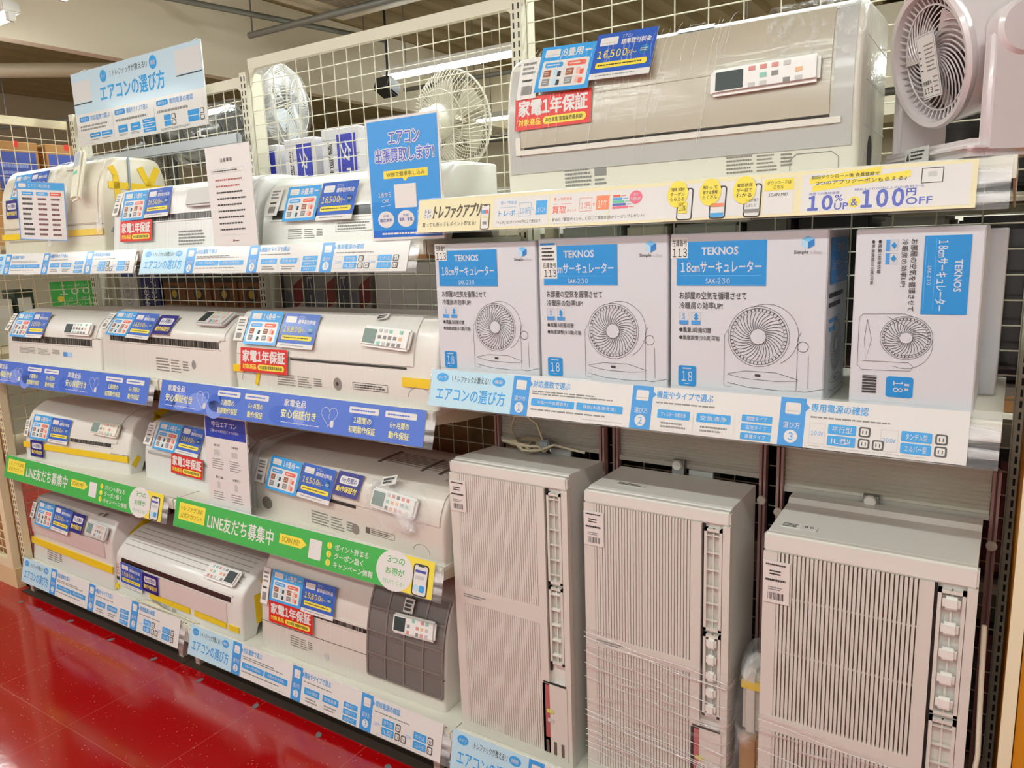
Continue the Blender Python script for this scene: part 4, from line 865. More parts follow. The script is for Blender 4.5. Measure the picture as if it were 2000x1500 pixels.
def side_art(c):
    """print of the same carton turned to read downward"""
    def T(t, x0, y0, x1, y1, m, b=0): c.text(t, x0, y0, x1, y1, m, 3, b, rot=1)
    c.rect(.55, .045, .9, .455, PB, 2); T('18cmサーキュレーター', .655, .07, .735, .435, BOXW, 1); T('TEKNOS', .79, .17, .845, .335, BOXW, 1.4); T('SAK-230', .585, .2, .615, .3, BOXW)
    c.rect(.565, .06, .569, .43, mat('#67bdf0'), 3); c.rect(.64, .06, .643, .43, mat('#67bdf0'), 3)
    T('お部屋の空気を循環させて', .445, .06, .5, .44, INK, .3); T('冷暖房の効率UP!', .375, .06, .425, .31, INK, .3)
    for y in (.06, .13): c.frame(.25, y, .345, y+.06, .0006, LGREY, 2); c.rect(.25, y, .28, y+.06, mat('#4a9be0'), 3); c.poly([(.29, y+.03), (.315, y+.012), (.335, y+.03), (.315, y+.048)], PB, 3)
    T('●風量3段階切替', .185, .06, .215, .24, INK, .3); T('●角度調整(90度)可能', .13, .06, .16, .3, INK, .3)
    a = c.w/c.h; cx, cy_, r = .45, .585, .21; t = .0006
    def el(x, y, rx, k=1, n=40): return [(x+rx*math.cos(R(360*i/n)), y+rx*a*k*math.sin(R(360*i/n))) for i in range(n+1)]
    for f in (1, .93, .83): c.line(el(cx, cy_, r*f, .92), t, INK, 2)
    c.line([(cx-.16+.5*0, cy_-r*a*.9)]+[(cx+r*1.02*math.cos(R(k)), cy_+.035+r*a*1.05*math.sin(R(k))) for k in range(-10, 130, 14)], t, INK, 2)
    for i in range(40): q = R(i*9); c.line([(cx+r*.84*math.cos(q), cy_+r*.77*a*math.sin(q)), (cx+r*.92*math.cos(q), cy_+r*.84*a*math.sin(q))], t*2.2, INK, 2)
    for i in range(30): q = i*2*math.pi/30; c.line([(cx+r*f*math.cos(q+.9*f), cy_+r*f*a*.92*math.sin(q+.9*f)) for f in (.27, .45, .63, .81)], t*1.5, INK, 2)
    c.disc(cx, cy_, r*.26, BOXW, 3, r*.26*a*.9); c.line(el(cx, cy_, r*.26, .9, 24), t, INK, 4)
    c.line([(.09, .46), (.42, .455), (.5, .47)], t, INK, 2); c.line([(.09, .46), (.06, .48), (.06, .745), (.1, .77), (.5, .765), (.52, .74), (.48, .72), (.1, .72)], t, INK, 2); c.line([(.13, .49), (.11, .6), (.13, .715), (.17, .6), (.13, .49)], t, INK, 2)
    for k in range(13): c.rect(.11, .8+k*.008, .23, .8+k*.008+.0035*(1+k % 2), INK, 2)
    c.rrect(.31, .8, .53, .915, PB, 2, .12); T('18', .37, .825, .45, .885, BOXW, .3); c.greek(.46, .83, .5, .88, 2, BOXW, 3)
carton_box('narrow circulator carton standing on its side at the right, print turned sideways', 2.176, 2.372, .008, T2, 1.463, .2, front=side_art)
carton_box('plain grey side of a circulator carton standing behind the gap in the row', 2.148, 2.40, .225, T2, 1.455, .2, front=None)

# ------------------------------------------------------------------ window air conditioners
WA = mat('#ddd6cb', .42, coat=.15); WAW = mat('#e6e2d9', .38, coat=.2); GAP = mat('#857567', .7); RAIL = mat('#a5807a', .45)
WRAP = film_mat('banded_wrap', .2, (4, 4, 90), 1.0, '#f3e2de')
def window_unit(label, x, y, w, h, d, v):
    t = thing('window_air_conditioner', label, 'air conditioner', (x, y, Z4+.001), 0)
    ch = .075 if v == 3 else .012
    b = MB()
    if v == 3: pts = [(.012, 0), (.012, h-.02), (.02, h-.006), (.175, h+.002), (.185, h+.012), (d, h+.012), (d, 0)]
    else: pts = [(.012, 0), (.012, h-.012), (.02, h-.002), (.03, h), (d, h-(.014 if v == 1 else 0)), (d, 0)]
    b.prism(pts, .004, w-.004, WAW); b.build('case', t)
    g0, g1 = .03, h-(.045 if v == 3 else .035); xg = w*.765
    f = MB()                                                     # front frame
    f.rbox(0, 0, g1, w, .02, h-(.005 if v == 3 else .003), WAW, .004); f.box(0, 0, 0, w, .02, g0, WA); f.box(0, 0, g0, .028, .02, g1, WA); f.box(w-.016, 0, g0, w, .02, g1, WA)
    f.build('front_frame', t)
    zb0, zb1 = {1: (.385, .43), 2: (.355, .385), 3: (.30, .335)}[v]
    p = MB(); p.box(.028, .010, g0, xg, .014, g1, GAP)
    n = {1: 36, 2: 34, 3: 33}[v]
    for i in range(n):
        xx = .030+(xg-.032)*i/(n-1)
        for za, zc in ((g0, zb0), (zb1, g1)):
            p.box(xx-.0027, .0, za, xx+.0027, .012, zc, WA)
    for z in ([.48, .6, .72] if v == 3 else []): p.box(.028, .004, z, xg, .011, z+.004, WA)
    p.build('front_grille', t)
    s_ = MB(); s_.box(.026, -.0005, zb0, xg+.004, .016, zb1, WA); s_.build('cross_band', t)
    if v != 3: c = Card(.09, .012, Matrix.Translation((.075, -.001, (zb0+zb1)/2)) @ Matrix.Rotation(R(90), 4, 'X'), None); c.greek(0, 0, .8, 1, 2, GREY); c.mb.build('band_print', t)
    s_ = MB(); s_.box(xg, -.002, g0, xg+.02, .016, g1, WA); s_.box(xg+.02, .006, .26, xg+.025, .014, g1, DARK); s_.build('grille_edge', t)
    x0, x1 = xg+.026, w-.017
    k = MB(); k.box(x0, .016, .26, x1, .02, g1, mat('#40382f', .6)); k.build('outlet_recess', t, label='dark recess behind the outlet louvers')
    secs = {1: ((.50, g1-.01, 'grid'), (.285, .49, 'fin')), 2: ((.47, g1-.01, 'grid'), (.26, .46, 'pad')), 3: ((.44, g1-.01, 'pad'), (.20, .43, 'grid'))}[v]
    for za, zc, kind in secs:
        o = MB()
        for a in (x0, x1-.006): o.box(a, -.001, za, a+.006, .018, zc, WA)
        for z in (za, zc-.006): o.box(x0, -.001, z, x1, .018, z+.006, WA)
        o.box((x0+x1)/2-.0015, .003, za, (x0+x1)/2+.0015, .008, zc, WA); ou = o.build('outlet_frame', t)
        m_ = 6 if kind == 'grid' else 5
        for i in range(m_):
            z = za+(zc-za)*(i+.6)/m_; q = MB()
            if kind == 'pad': q.rbox(x0+.008, -.008, z-.016, x1-.008, .004, z+.010, mat('#efece4', .35, coat=.3), .005, Matrix.Translation((0, 0, 0)))
            elif kind == 'fin': q.rbox(x0+.006, -.002, z-.004, x1-.006, .012, z+.003, WAW, .002)
            else: q.box(x0+.005, .001, z-.0015, x1-.005, .008, z+.0015, WA)
            q.build('louver', ou)
    if v != 3:
        c = MB(); c.box(x0-.026, -.002, .02, w-.012, .016, .225, WA); c.box(x0-.022, -.003, .227, w-.014, .0, .231, DARK); cp = c.build('control_panel', t)
        r_ = MB(); r_.box(x0-.018, -.0032, .075, x0-.006, -.0018, .222, mat('#b5605c', .5)); r_.build('red_stripe', cp)
        y_ = MB(); y_.rbox(x0-.014, -.0042, .145, x0+.006, -.0028, .155, mat('#d8cf6a', .5), .0006); y_.rbox(x0-.012, -.0042, .12, x0+.006, -.0028, .13, LGREY, .0006); y_.build('button', cp)
        s2 = MB()
        for i in range(3): s2.box(x0-.018+i*.022, -.0032, .03, x0-.010+i*.022, -.0018, .066, mat('#6b5750', .6))
        s2.build('vent_slot', cp)
    c = Card(.052, .085 if v != 3 else .09, Matrix.Translation((.027, -.003, h-.095-(.012 if v == 3 else 0))) @ Matrix.Rotation(R(90), 4, 'X'), mat('#e9e0da', .5)); c.greek(.1, .05, .9, .12, 1, INK); c.greek(.25, .2, .75, .34, 2, INK); c.greek(.1, .4, .9, .5, 1, INK); c.greek(.2, .6, .8, .7, 2, GREY)
    for i in range(12): c.rect(.2+i*.05, .75, .2+i*.05+.012*(1+i % 3), .92, INK, 1)
    c.mb.build('price_tag', t, label='white price tag at the upper left')
    # sliding window panel and rails behind the unit
    zt = {1: .985, 2: .985, 3: .985}[v]-Z4; zl = {1: .923, 2: .909, 3: .893}[v]-Z4; yb = d+.02
    q = MB(); n = 10; vs = []
    xa, xb = {1: (.02, w-.02), 2: (-.008, w-.0), 3: (-.02, w+.005)}[v]
    for i in range(n*2+1): z = zl+(zt-zl)*i/(n*2); yy = yb+(.006 if i % 2 else 0); vs += [(xa, yy, z), (xb, yy, z)]
    q.add(vs, [(2*i, 2*i+1, 2*i+3, 2*i+2) for i in range(n*2)], mat('#dcd8ca', .45)); q.box(xa, yb-.004, zl-.012, xb, yb+.01, zl, mat('#c7c4b8', .4)); q.build('window_panel', t, label='ribbed cream extension panel')
    l = MB(); xm = xa+(xb-xa)*.46; l.box(xm-.015, yb-.02, zl-.035, xm+.015, yb-.002, zl+.01, STEEL)
    l.lathe([(0, 0), (.011, 0), (.013, .004), (.011, .01), (0, .01)], mat('#e9e6dc', .35), 16, Matrix.Translation((xm, yb-.02, zl)) @ Matrix.Rotation(R(90), 4, 'X')); l.box(xm+.025, yb-.012, zl-.03, xm+.085, yb-.004, zl-.012, mat('#b9bcb6', .4)); l.build('latch', t, label='round cream latch knob')
    for xx in (xa-.016, xb+.001):
        r_ = MB(); z0 = .05
        r_.box(xx, yb-.012, z0, xx+.006, yb+.02, zt, RAIL); r_.box(xx+.010, yb-.012, z0, xx+.015, yb+.02, zt, RAIL); r_.box(xx, yb+.01, z0, xx+.015, yb+.02, zt, RAIL); rl = r_.build('side_rail', t, label='dusty pink side rail')
        k = MB(); k.lathe([(0, 0), (.010, 0), (.010, .006), (0, .006)], mat('#d8d0c2', .4), 14, Matrix.Translation((xx+.0075, yb-.012, zl-.06)) @ Matrix.Rotation(R(90), 4, 'X')); k.build('rail_knob', rl)
    if v != 1:                                                    # bands of stretch film
        zt2 = {2: .41, 3: .345}[v]; wv = []; n1, n2 = 30, 26
        path = [(-.006, d*.8), (-.006, -.004), (w+.006, -.006), (w+.006, d*.8)]
        seg = [0, .15, .85, 1]
        for i in range(n1+1):
            u = i/n1; k = 0 if u < .15 else 1 if u < .85 else 2; f_ = (u-seg[k])/(seg[k+1]-seg[k]); px_ = path[k][0]+(path[k+1][0]-path[k][0])*f_; py_ = path[k][1]+(path[k+1][1]-path[k][1])*f_
            for j in range(n2+1): z = .01+(zt2-.01-(.035*u if v == 2 else .05*u))*j/n2; wv.append((px_, py_-.003-.0012*math.sin(z*160+u*9), z))
        m_ = MB(); m_.add(wv, [(i*(n2+1)+j, (i+1)*(n2+1)+j, (i+1)*(n2+1)+j+1, i*(n2+1)+j+1) for i in range(n1) for j in range(n2)], WRAP); m_.build('plastic_wrap', t, 80, label='bands of clear stretch wrap round the lower part')
        m_ = MB(); rn = random.Random(v)
        for k in range(16):
            z = zt2-.02-(.36 if v == 2 else .28)*rn.random()*(1 if k else 0); m_.tube([(w*i/8, -.0105-.001*math.sin(i+k), z-(.03+.06*rn.random()*0+.012*k/16)*i/8+.003*math.sin(i*1.3+k)) for i in range(9)], .0008, FOLD, 4)
        m_.build('wrap_fold', t, 80, label='twisted bright bands of wrap')
    return t
w1 = window_unit('left window air conditioner with red control panel stripe and a cord on top', 1.216, .03, .35, .778, .2, 1)
w2 = window_unit('middle window air conditioner, lower half banded with clear wrap', 1.600, .05, .350, .752, .2, 2)
w3 = window_unit('right window air conditioner with a sloping top and five white louver pads', 2.030, .012, .372, .742, .22, 3)
def cord():
    b = MB(); pts = []
    for i in range(60):
        a = i*.42; pts.append((.13+.055*math.cos(a)+.015*math.sin(i*.13), .17+.03*math.sin(a), .784+.006*(i % 7)/2+.004*math.sin(a*2)))
    pts += [(.22, .17, .80), (.27, .18, .79), (.30, .19, .784)]
    b.tube(pts, .0038, mat('#cfc3a6', .55), 6)
    b.tube([(.10, .18, .79), (.085, .17, .83), (.10, .17, .865), (.135, .17, .87), (.165, .175, .85), (.19, .175, .79)], .004, mat('#cfc3a6', .55), 6)
    b.rbox(.175, .165, .785, .205, .19, .81, mat('#9aa3a8', .4), .004); b.build('power_cord', w1, 60, label='coiled cream power cord with grey plug')
    c = MB(); pts = [(.385, .03, .62-.0*i) for i in range(1)]+[(.388, .02, .5), (.392, .0, .38), (.385, -.006, .3)]
    for i in range(26): a = i*.8; pts.append((.388+.018*math.cos(a), -.006+.008*math.sin(i*1.9), .2+.06*math.sin(a)+.0*i))
    c.tube(pts, .0045, mat('#ddd2bd', .5), 6); c.build('power_cord', w3, 60, label='bundled cream power cord')
    c = Card(.07, .024, Matrix.Translation((.055, .055, .7392)) @ Matrix.Rotation(R(3), 4, 'X'), mat('#eeebe4')); c.greek(.05, .1, .52, .9, 3, INK); c.rect(.55, 0, 1, 1, PAPER); c.text('80', .65, .2, .9, .6, INK, 2, 1); c.mb.build('stock_sticker', w3, label='white sticker reading 80')
    c = Card(.07, .02, Matrix.Translation((.09, .07, .7532)), mat('#d8d3c8')); c.greek(.05, .1, .9, .9, 2, INK); c.mb.build('stock_sticker', w2)
cord()
def bundle():
    t = thing('wrapped_bundle', 'lumpy clear wrapped bundle with yellow tape squeezed between the two right window units', 'bundle', (1.992, .075, Z4+.001))
    b = MB(); b.rbox(-.022, 0, 0, .020, .12, .22, CARTON, .006); b.build('carton_piece', t)
    b = MB(); b.rbox(-.020, .01, .22, .018, .10, .38, mat('#d8cfc2', .5), .01); b.build('foam_piece', t)
    y_ = MB(); y_.box(-.0215, .008, .335, .0195, .102, .352, TAPE); y_.build('tape', t)
    bm = bmesh.new(); bmesh.ops.create_icosphere(bm, subdivisions=4, radius=1)
    for v in bm.verts:
        n = v.co.normalized(); k = 1+.05*math.sin(11*n.z+3*n.x)+.04*math.sin(19*n.y+9*n.z); zz = n.z
        v.co = Vector((max(-.03, min(.028, n.x*.045*k)), .05+n.y*.085*k, .215+max(-1, min(1, zz*1.08))*.21))
    f = MB(); f.bm(bm, LOOSE); f.build('plastic_wrap', t, 80)
bundle()

# ------------------------------------------------------------------ desk circulator on the upper right shelf
def circulator():
    wp = plastic('glossy_white_plastic', '#ded3d3', .22, .0, (3, 3, 3), .6, 0)
    t = thing('circulator_fan', 'white desk circulator fan with spiral grille on the upper right shelf', 'fan', (2.318, .128, T1+.001))
    n = Vector((-.80, -.56, -.22)).normalized(); side = Vector((0, 0, 1)).cross(n).normalized(); up = n.cross(side)
    A = Matrix((side, up, n)).transposed().to_4x4(); A.translation = (0, 0, .188)
    fr = .066                                                      # front of the drum along n
    b = MB(); b.lathe([(.112, fr-.012), (.116, fr), (.112, fr+.006), (.104, fr+.004), (.098, fr-.02), (.095, fr-.03), (.099, fr-.03)], wp, 64, A, True); b.build('front_ring', t, 40)
    b = MB(); b.lathe([(.112, fr-.010), (.110, fr-.05), (.107, -.05), (.10, -.085), (.08, -.10), (0, -.105)], wp, 64, A, False, False); b.build('drum', t, 40)
    i_ = MB(); i_.lathe([(.095, fr-.03), (.09, -.03), (0, -.03)], mat('#6a564d', .6), 48, A, False, False); i_.build('drum_inside', t)
    g = MB(); N = 33
    for k in range(N):
        q = k*2*math.pi/N; pts = []
        for j in range(8): f = .02+.066*j/7; a = q-1.15*(j/7); pts.append(A @ Vector((f*math.cos(a), f*math.sin(a), fr-.012+.006*(1-j/7))))
        g.tube(pts, .0015, wp, 4)
    for k in range(50):
        q = k*2*math.pi/50; g.tube([A @ Vector((r_*math.cos(q), r_*math.sin(q), fr-.012+.006*(r_-.086)/.014)) for r_ in (.086, .101)], .0016, wp, 4)
    for r_ in (.086, .02): g.tube([A @ Vector((r_*math.cos(R(a)), r_*math.sin(R(a)), fr-.011)) for a in range(0, 360, 8)], .0018, wp, 6, closed=True)
    gr = g.build('spiral_grille', t, 50)
    h = MB(); h.lathe([(.024, fr-.016), (.024, fr-.006), (.02, fr-.003), (0, fr-.002)], wp, 28, A); h.build('grille_hub', gr, 40)
    bl = MB()
    for k in range(3):
        for s_ in range(1): 
            vs = []
            for r_ in (.012, .05, .085):
                for a in (0, .5, 1.0): q = k*2.094+a; vs.append(A @ Vector((r_*math.cos(q), r_*math.sin(q), .03+.03*a)))
            bl.add(vs, [(0, 1, 4, 3), (1, 2, 5, 4), (3, 4, 7, 6), (4, 5, 8, 7)], mat('#c9bdb8', .4))
    bl.build('fan_blade', t)
    sg = side if side.y < 0 else -side                            # the near side
    for s_ in (1, -1):
        c = sg*s_*.132; f = MB()
        B = Matrix((n, Vector((0, 0, 1)).cross(n).normalized()*1, Vector((0, 0, 1)))).transposed().to_4x4()
        nn = Vector((n.x, n.y, 0)).normalized(); B = Matrix((nn, Vector((0, 0, 1)).cross(nn), Vector((0, 0, 1)))).transposed().to_4x4(); B.translation = c
        f.rbox(-.05, -.012, .0, .05, .012, .19, wp, .01, B, 3); ar = f.build('fork_arm', t, 40)
        k = MB(); out = (B.to_3x3() @ Vector((0, 1, 0))); out = out if out.dot(c) > 0 else -out
        D = out.to_track_quat('Z', 'Y').to_matrix().to_4x4(); D.translation = Vector((0, 0, .19))+c
        k.lathe([(0, -.02), (.04, -.02), (.042, .012), (.036, .018), (0, .019)], wp, 40, D); k.build('pivot_cap', ar, 40)
    nn = Vector((n.x, n.y, 0)).normalized(); B = Matrix((nn, Vector((0, 0, 1)).cross(nn), Vector((0, 0, 1)))).transposed().to_4x4()
    b = MB(); b.rbox(-.07, -.142, 0, .075, .142, .028, wp, .012, B, 3); b.build('base', t, 40)
    c = Card(.075, .026, B @ Matrix.Translation((.076, .0, .016)) @ Matrix.Rotation(R(90), 4, 'Z') @ Matrix.Rotation(R(90), 4, 'X'), None); c.rect(0, 0, 1, 1, LGREY); c.poly([(.06, .8), (.13, .2), (.2, .8)], INK, 2); c.greek(.25, .15, .9, .85, 3, INK); c.mb.build('warning_label', t, label='grey warning label')
    c = Card(.054, .105, A @ Matrix.Translation((-.012 if side.y > 0 else .012, -.01, fr+.010)) @ (Matrix() if up.z > 0 else Matrix.Rotation(R(180), 4, 'Z')), PAPER)
    c.frame(.03, .02, .97, .98, .0008, mat('#7d8ea8'), 1); c.text('在庫番号', .1, .72, .55, .79, INK, 1, .5); c.text('113', .1, .83, .55, .92, INK, 1, .8); c.greek(.4, .15, .9, .6, 7, GREY, 1, .35); c.greek(.08, .2, .2, .6, 4, INK, 1, .25); c.greek(.65, .65, .9, .95, 4, GREY, 1, .3)
    c.mb.build('price_tag', t, label='white price tag reading 113')
circulator()

# ------------------------------------------------------------------ paper notices
def notice(name, label, x, y, z, w, h, rz, tilt, draw, base=PAPER):
    t = thing(name, label, 'notice', (x, y, z), rz)
    M = Matrix.Rotation(R(-tilt), 4, 'X') @ Matrix.Translation((0, 0, h/2)) @ Matrix.Rotation(R(90), 4, 'X')
    c = Card(w, h, M, base, .0012); draw(c); c.mb.build('printed_sheet', t)
    s_ = MB(); s_.box(-w/2-.003, -h/2-.003, -.0032, w/2+.003, h/2+.003, -.002, CLEAR, M); s_.build('clear_stand', t, label='clear plastic holder')
    return t
def d_white(c):
    c.text('注意事項', .33, .12, .6, .16, INK, 1, .6); c.frame(.1, .225, .85, .265, .0006, GREY, 1); c.greek(.14, .235, .8, .255, 1, INK)
    for k in range(9): c.greek(.18, .325+k*.062, .85, .343+k*.062, 1, mat('#b0625c') if k < 2 else INK, 1, .9, k)
    c.rect(.18, .885, .85, .8875, LGREY, 1); c.disc(.47, .945, .02, mat('#9a4a44')); c.greek(.5, .935, .6, .955, 1, INK)
notice('paper_notice', 'tall white paper notice with dark print standing on the top shelf between two air conditioners', .492, -.006, Z1+.002, .2, .285, 0, 0, d_white)
def d_blue(c):
    c.rect(.02, .02, .98, .98, mat('#2f93dd', .45, coat=.3), 1); c.rect(.02, .68, .98, .92, mat('#1487d8', .45, coat=.3), 2); c.rect(.02, .92, .98, .98, mat('#1767c9'), 2)
    for b_, m, l in ((4.5, PAPER, 3), (.8, mat('#4f62c4'), 4)): c.text('エアコン', .32, .12, .74, .22, m, l, b_); c.text('出張買取します!', .12, .25, .92, .36, m, l, b_)
    c.rect(.22, .43, .83, .495, YEL, 3); c.poly([(.48, .495), (.56, .495), (.52, .525)], YEL, 3); c.text('WEBで簡単申し込み', .26, .442, .79, .482, mat('#6c6636'), 4, .3)
    c.rect(.36, .545, .66, .74, PAPER, 3); c.text('1点から', .13, .6, .31, .645, PAPER, 3, .4); c.text('OK', .18, .66, .28, .69, PAPER, 3, .4); c.line([(.16, .72), (.3, .71)], .001, PAPER, 3)
    for k, (a, b_) in enumerate((('古物', '査定無料'), ('大型', '家具・家電'), ('最短', '即日'))): x = .22+k*.28; c.disc(x, .83, .115, PAPER, 4, .07); c.text(b_, x-.09, .82, x+.09, .85, mat('#4a52a5'), 5, .4); c.text(a, x-.04, .79, x+.04, .81, mat('#4a52a5'), 5)
    c.greek(.15, .935, .9, .965, 1, PAPER, 3)
notice('paper_notice', 'bright blue notice about air conditioner buying standing left of the cream app banner', 1.16, -.0145, Z1+.002, .23, .29, 0, 0, d_blue)
def d_navy(c):
    c.rect(.02, .02, .98, .235, mat('#1d3fa8', .45, coat=.3), 1); c.text('中古エアコン', .18, .06, .78, .12, PAPER, 2, .6); c.text('ご購入から取付完了までの流れ', .14, .145, .82, .175, PAPER, 2)
    for i, (x, t) in enumerate(((.2, '査定'), (.62, '工事予約'))):
        c.text(t, x, .3, x+.16, .325, INK, 1, .4); c.rrect(x, .36, x+.14, .42, LGREY, 1, .2); c.greek(x-.06, .45, x+.22, .57, 5, GREY, 1, .35)
    for i, (x, t) in enumerate(((.2, '取付工事'), (.62, '設置完了'))):
        c.text(t, x, .64, x+.18, .665, INK, 1, .4); c.rrect(x+.03, .7, x+.1, .77, LGREY, 1, .2); c.greek(x-.06, .8, x+.22, .9, 4, GREY, 1, .35)
notice('paper_notice', 'paper notice with a navy heading standing on the third shelf', .297, .014, Z3+.002, .215, .32, 0, 3, d_navy)
def d_table(c):
    c.rect(0, 0, 1, .13, SKY, 1); acicon(c, .05, .03, .2, .1); c.text('エアコン取付料金', .24, .035, .7, .095, PAPER, 2); c.frame(0, 0, 1, 1, .003, mat('#6fa4da'), 2)
    for x, m in ((.1, SKY), (.4, SKY), (.68, CORAL)): c.rect(x, .17, x+.24, .23, m, 1); c.greek(x+.03, .185, x+.2, .215, 1, PAPER)
    for k in range(8): c.greek(.1, .27+k*.087, .32, .31+k*.087, 1, INK, 1, .9, k); c.greek(.42, .27+k*.087, .62, .31+k*.087, 1, mat('#7a4a44'), 1, .9, k+9); c.greek(.7, .27+k*.087, .9, .31+k*.087, 1, mat('#7a4a44'), 1, .9, k+19)
def table_stand():
    t = notice('paper_notice', 'pale blue price table sheet propped in front of the taped beige air conditioner', -.545, -.03, Z1+.004, .165, .205, R(38), 0, lambda c: None)
    for o in list(t.children): bpy.data.objects.remove(o)
    M = Matrix.Translation((0, 0, .045+.1025)) @ Matrix.Rotation(R(90), 4, 'X') @ Matrix.Rotation(R(-4), 4, 'Z')
    c = Card(.165, .205, M, PAPER, .0012); d_table(c); c.mb.build('printed_sheet', t)
    b = MB(); b.tube([(0, .004, 0), (0, .004, .14)], .004, CLEAR, 8); b.box(-.03, -.004, -.004, .03, .03, 0, CLEAR); b.build('clear_stand', t)
table_stand()
def hanging_sign():
    t = thing('hanging_sign', 'large pale blue buying guide sign hung high on the left wire grid', 'sign', (-.66, .452, 2.092))
    w, h = .925, .306; M = Matrix.Rotation(R(90), 4, 'X'); c = Card(w, h, M, PAPER, .004)
    c.rect(0, 0, 1, .56, mat('#c3dcea', .5, coat=.2), 1)
    for x0, y0, x1, y1 in ((-.0, .12, .16, .46), (.82, .06, .995, .40)): c.rect(max(x0, .003), y0, x1, y1-.06, mat('#d9d8d6', .5), 2); c.rect(max(x0, .003), y1-.045, x1+.0, y1-.03, INK, 3)
    c.disc(.275, .13, .027, mat('#1b9be0'), 2); c.disc(.665, .12, .028, mat('#1b9be0'), 2); c.text('タイプ', .258, .105, .292, .155, PAPER, 3); c.text('機能', .647, .095, .683, .15, PAPER, 3)
    c.text('\\ トレファックが教える! /', .33, .075, .625, .16, INK, 2, .3); c.text('エアコンの選び方', .235, .235, .735, .46, mat('#1b9be0'), 2, 1)
    B_ = mat('#1b93dc')
    for k, (x, tt) in enumerate(((.03, '対応畳数で選ぶ'), (.33, '機能やタイプで選ぶ'), (.655, '専用電源の確認'))):
        c.rrect(x, .6, x+.085, .67, B_, 2, .4); c.text('選び方'+'①②③'[k], x+.012, .615, x+.073, .655, PAPER, 3); c.text(tt, x+.095, .6, x+.26, .67, mat('#5a9fe0'), 2, .3); c.greek(x, .71, x+.26, .77 if k else .8, 1 if k else 2, GREY, 2, .5)
        if k: c.rect(x-.022, .6, x-.020, .96, LGREY, 2)
    for x in (.105, .205): c.rrect(x, .84, x+.09, .9, B_, 2, .2); c.greek(x+.01, .855, x+.08, .885, 1, PAPER, 3); c.greek(x, .92, x+.08, .94, 1, GREY)
    c.frame(.045, .84, .09, .93, .0007, LGREY, 2); c.greek(.04, .96, .14, .975, 1, LGREY)
    for x in (.345, .445): c.rrect(x, .81, x+.075, .905, B_, 2, .15); c.greek(x+.015, .845, x+.06, .875, 1, PAPER, 3); c.greek(x, .92, x+.075, .95, 2, GREY)
    for k in range(3): c.rrect(.54, .79+k*.06, .635, .84+k*.06, B_, 2, .2); c.greek(.555, .805+k*.06, .62, .825+k*.06, 1, PAPER, 3)
    for x in (.7, .87):
        for k in range(2):
            c.rrect(x, .79+k*.075, x+.05 if x < .8 else x+.075, .855+k*.075, B_, 2, .15); a = x+.055 if x < .8 else x+.082; c.rrect(a, .79+k*.075, a+.028, .855+k*.075, INK, 2, .2); c.rrect(a+.004, .8+k*.075, a+.024, .845+k*.075, PAPER, 3, .2)
    c.greek(.67, .95, .9, .98, 2, GREY)
    c.mb.build('sign_board', t)
    for x in (-.4, .4):
        k = MB(); k.tube([(x, .0, .15), (x, .03, .17), (x, .045, .165), (x, .045, .14)], .0025, STEEL, 6); k.build('hook', t)
        k = MB(); k.tube([(x, .003, -.16), (x, .003, -.19), (x+.03, .003, -.195)], .004, mat('#e9e6dc', .4), 6); k.build('clip', t)
hanging_sign()
# ------------------------------------------------------------------ goods on the far side of the grid
def back_shelves(label, x0, x1, zs, y0=.545, y1=.98):
    t = thing('rear_shelving', label, 'shelving', (x0, 0, 0)); L = x1-x0
    for z in zs:
        b = MB(); b.box(0, y0, z-.02, L, y1, z, SHELFW); bd = b.build('board', t)
        l = MB(); l.box(0, y1, z-.04, L, y1+.01, z, SHELFW); l.build('front_lip', bd)
    for x in (0, L-.03):
        for y in (y0, y1-.03): p = MB(); p.box(x, y, 0, x+.03, y+.03, zs[-1]-.02, UPM); p.build('post', t)
ZB = (.14, .60, 1.03, 1.50)
back_shelves('cream shelving on the far side of the left grids, holding cartons and fans', -1.19, 1.16, ZB)
back_shelves('cream shelving on the far side of the right grid, holding dark appliances', 1.22, 2.93, (.14, .62, 1.10, 1.53))
def carton(label, x0, x1, z, h, m, y0=.56, y1=.90, art=None, name='carton_box', group=None):
    t = thing(name, label, 'carton box', ((x0+x1)/2, y0, z+.001), 0, group); w = x1-x0
    b = MB(); b.rbox(-w/2, 0, 0, w/2, y1-y0, h, m, .003, None, 1); b.build('carton', t)
    s_ = MB(); s_.box(-w/2+.003, (y1-y0)*.46, h, w/2-.003, (y1-y0)*.54, h+.0006, mat('#c9b48c', .4)); s_.build('tape_seal', t)
    if art: M = Matrix.Translation((0, -.0005, h/2)) @ Matrix.Rotation(R(90), 4, 'X'); c = Card(w, h, M, None); art(c); c.mb.build('printed_front', t)
    return t
def a_fanbox(c):
    c.rect(.12, .0, .88, .09, mat('#1b2f86'), 1); c.line([(.5+.3*math.cos(R(a)), .32+.13*math.sin(R(a))) for a in range(0, 361, 15)], .003, GREY, 1); c.disc(.5, .32, .05, LGREY, 2); c.disc(.5, .32, .24, mat('#a9a5a2'), 1, .1)
carton('grey white fan carton with a round fan picture behind the left grid', -1.14, -1.0, ZB[2], .36, mat('#cfcac6', .5), art=a_fanbox)
def a_navy(c):
    c.rect(0, 0, 1, 1, mat('#121a5c'), 1); c.text('エアコン', .55, .04, .85, .4, PAPER, 2, .3, rot=1); c.text('TEKNOS', .15, .2, .4, .55, PAPER, 2, .5, rot=1)
carton('navy blue carton with white vertical lettering, left of the brown cartons behind the grid', -.96, -.82, ZB[2], .36, mat('#1b2468', .5), art=a_navy)
def a_brown(c):
    c.rect(0, 0, 1, .15, mat('#1d1612'), 1); c.disc(.5, .29, .22, mat('#2b1d14'), 1, .1); c.disc(.5, .29, .11, mat('#c79a2e'), 2, .05)
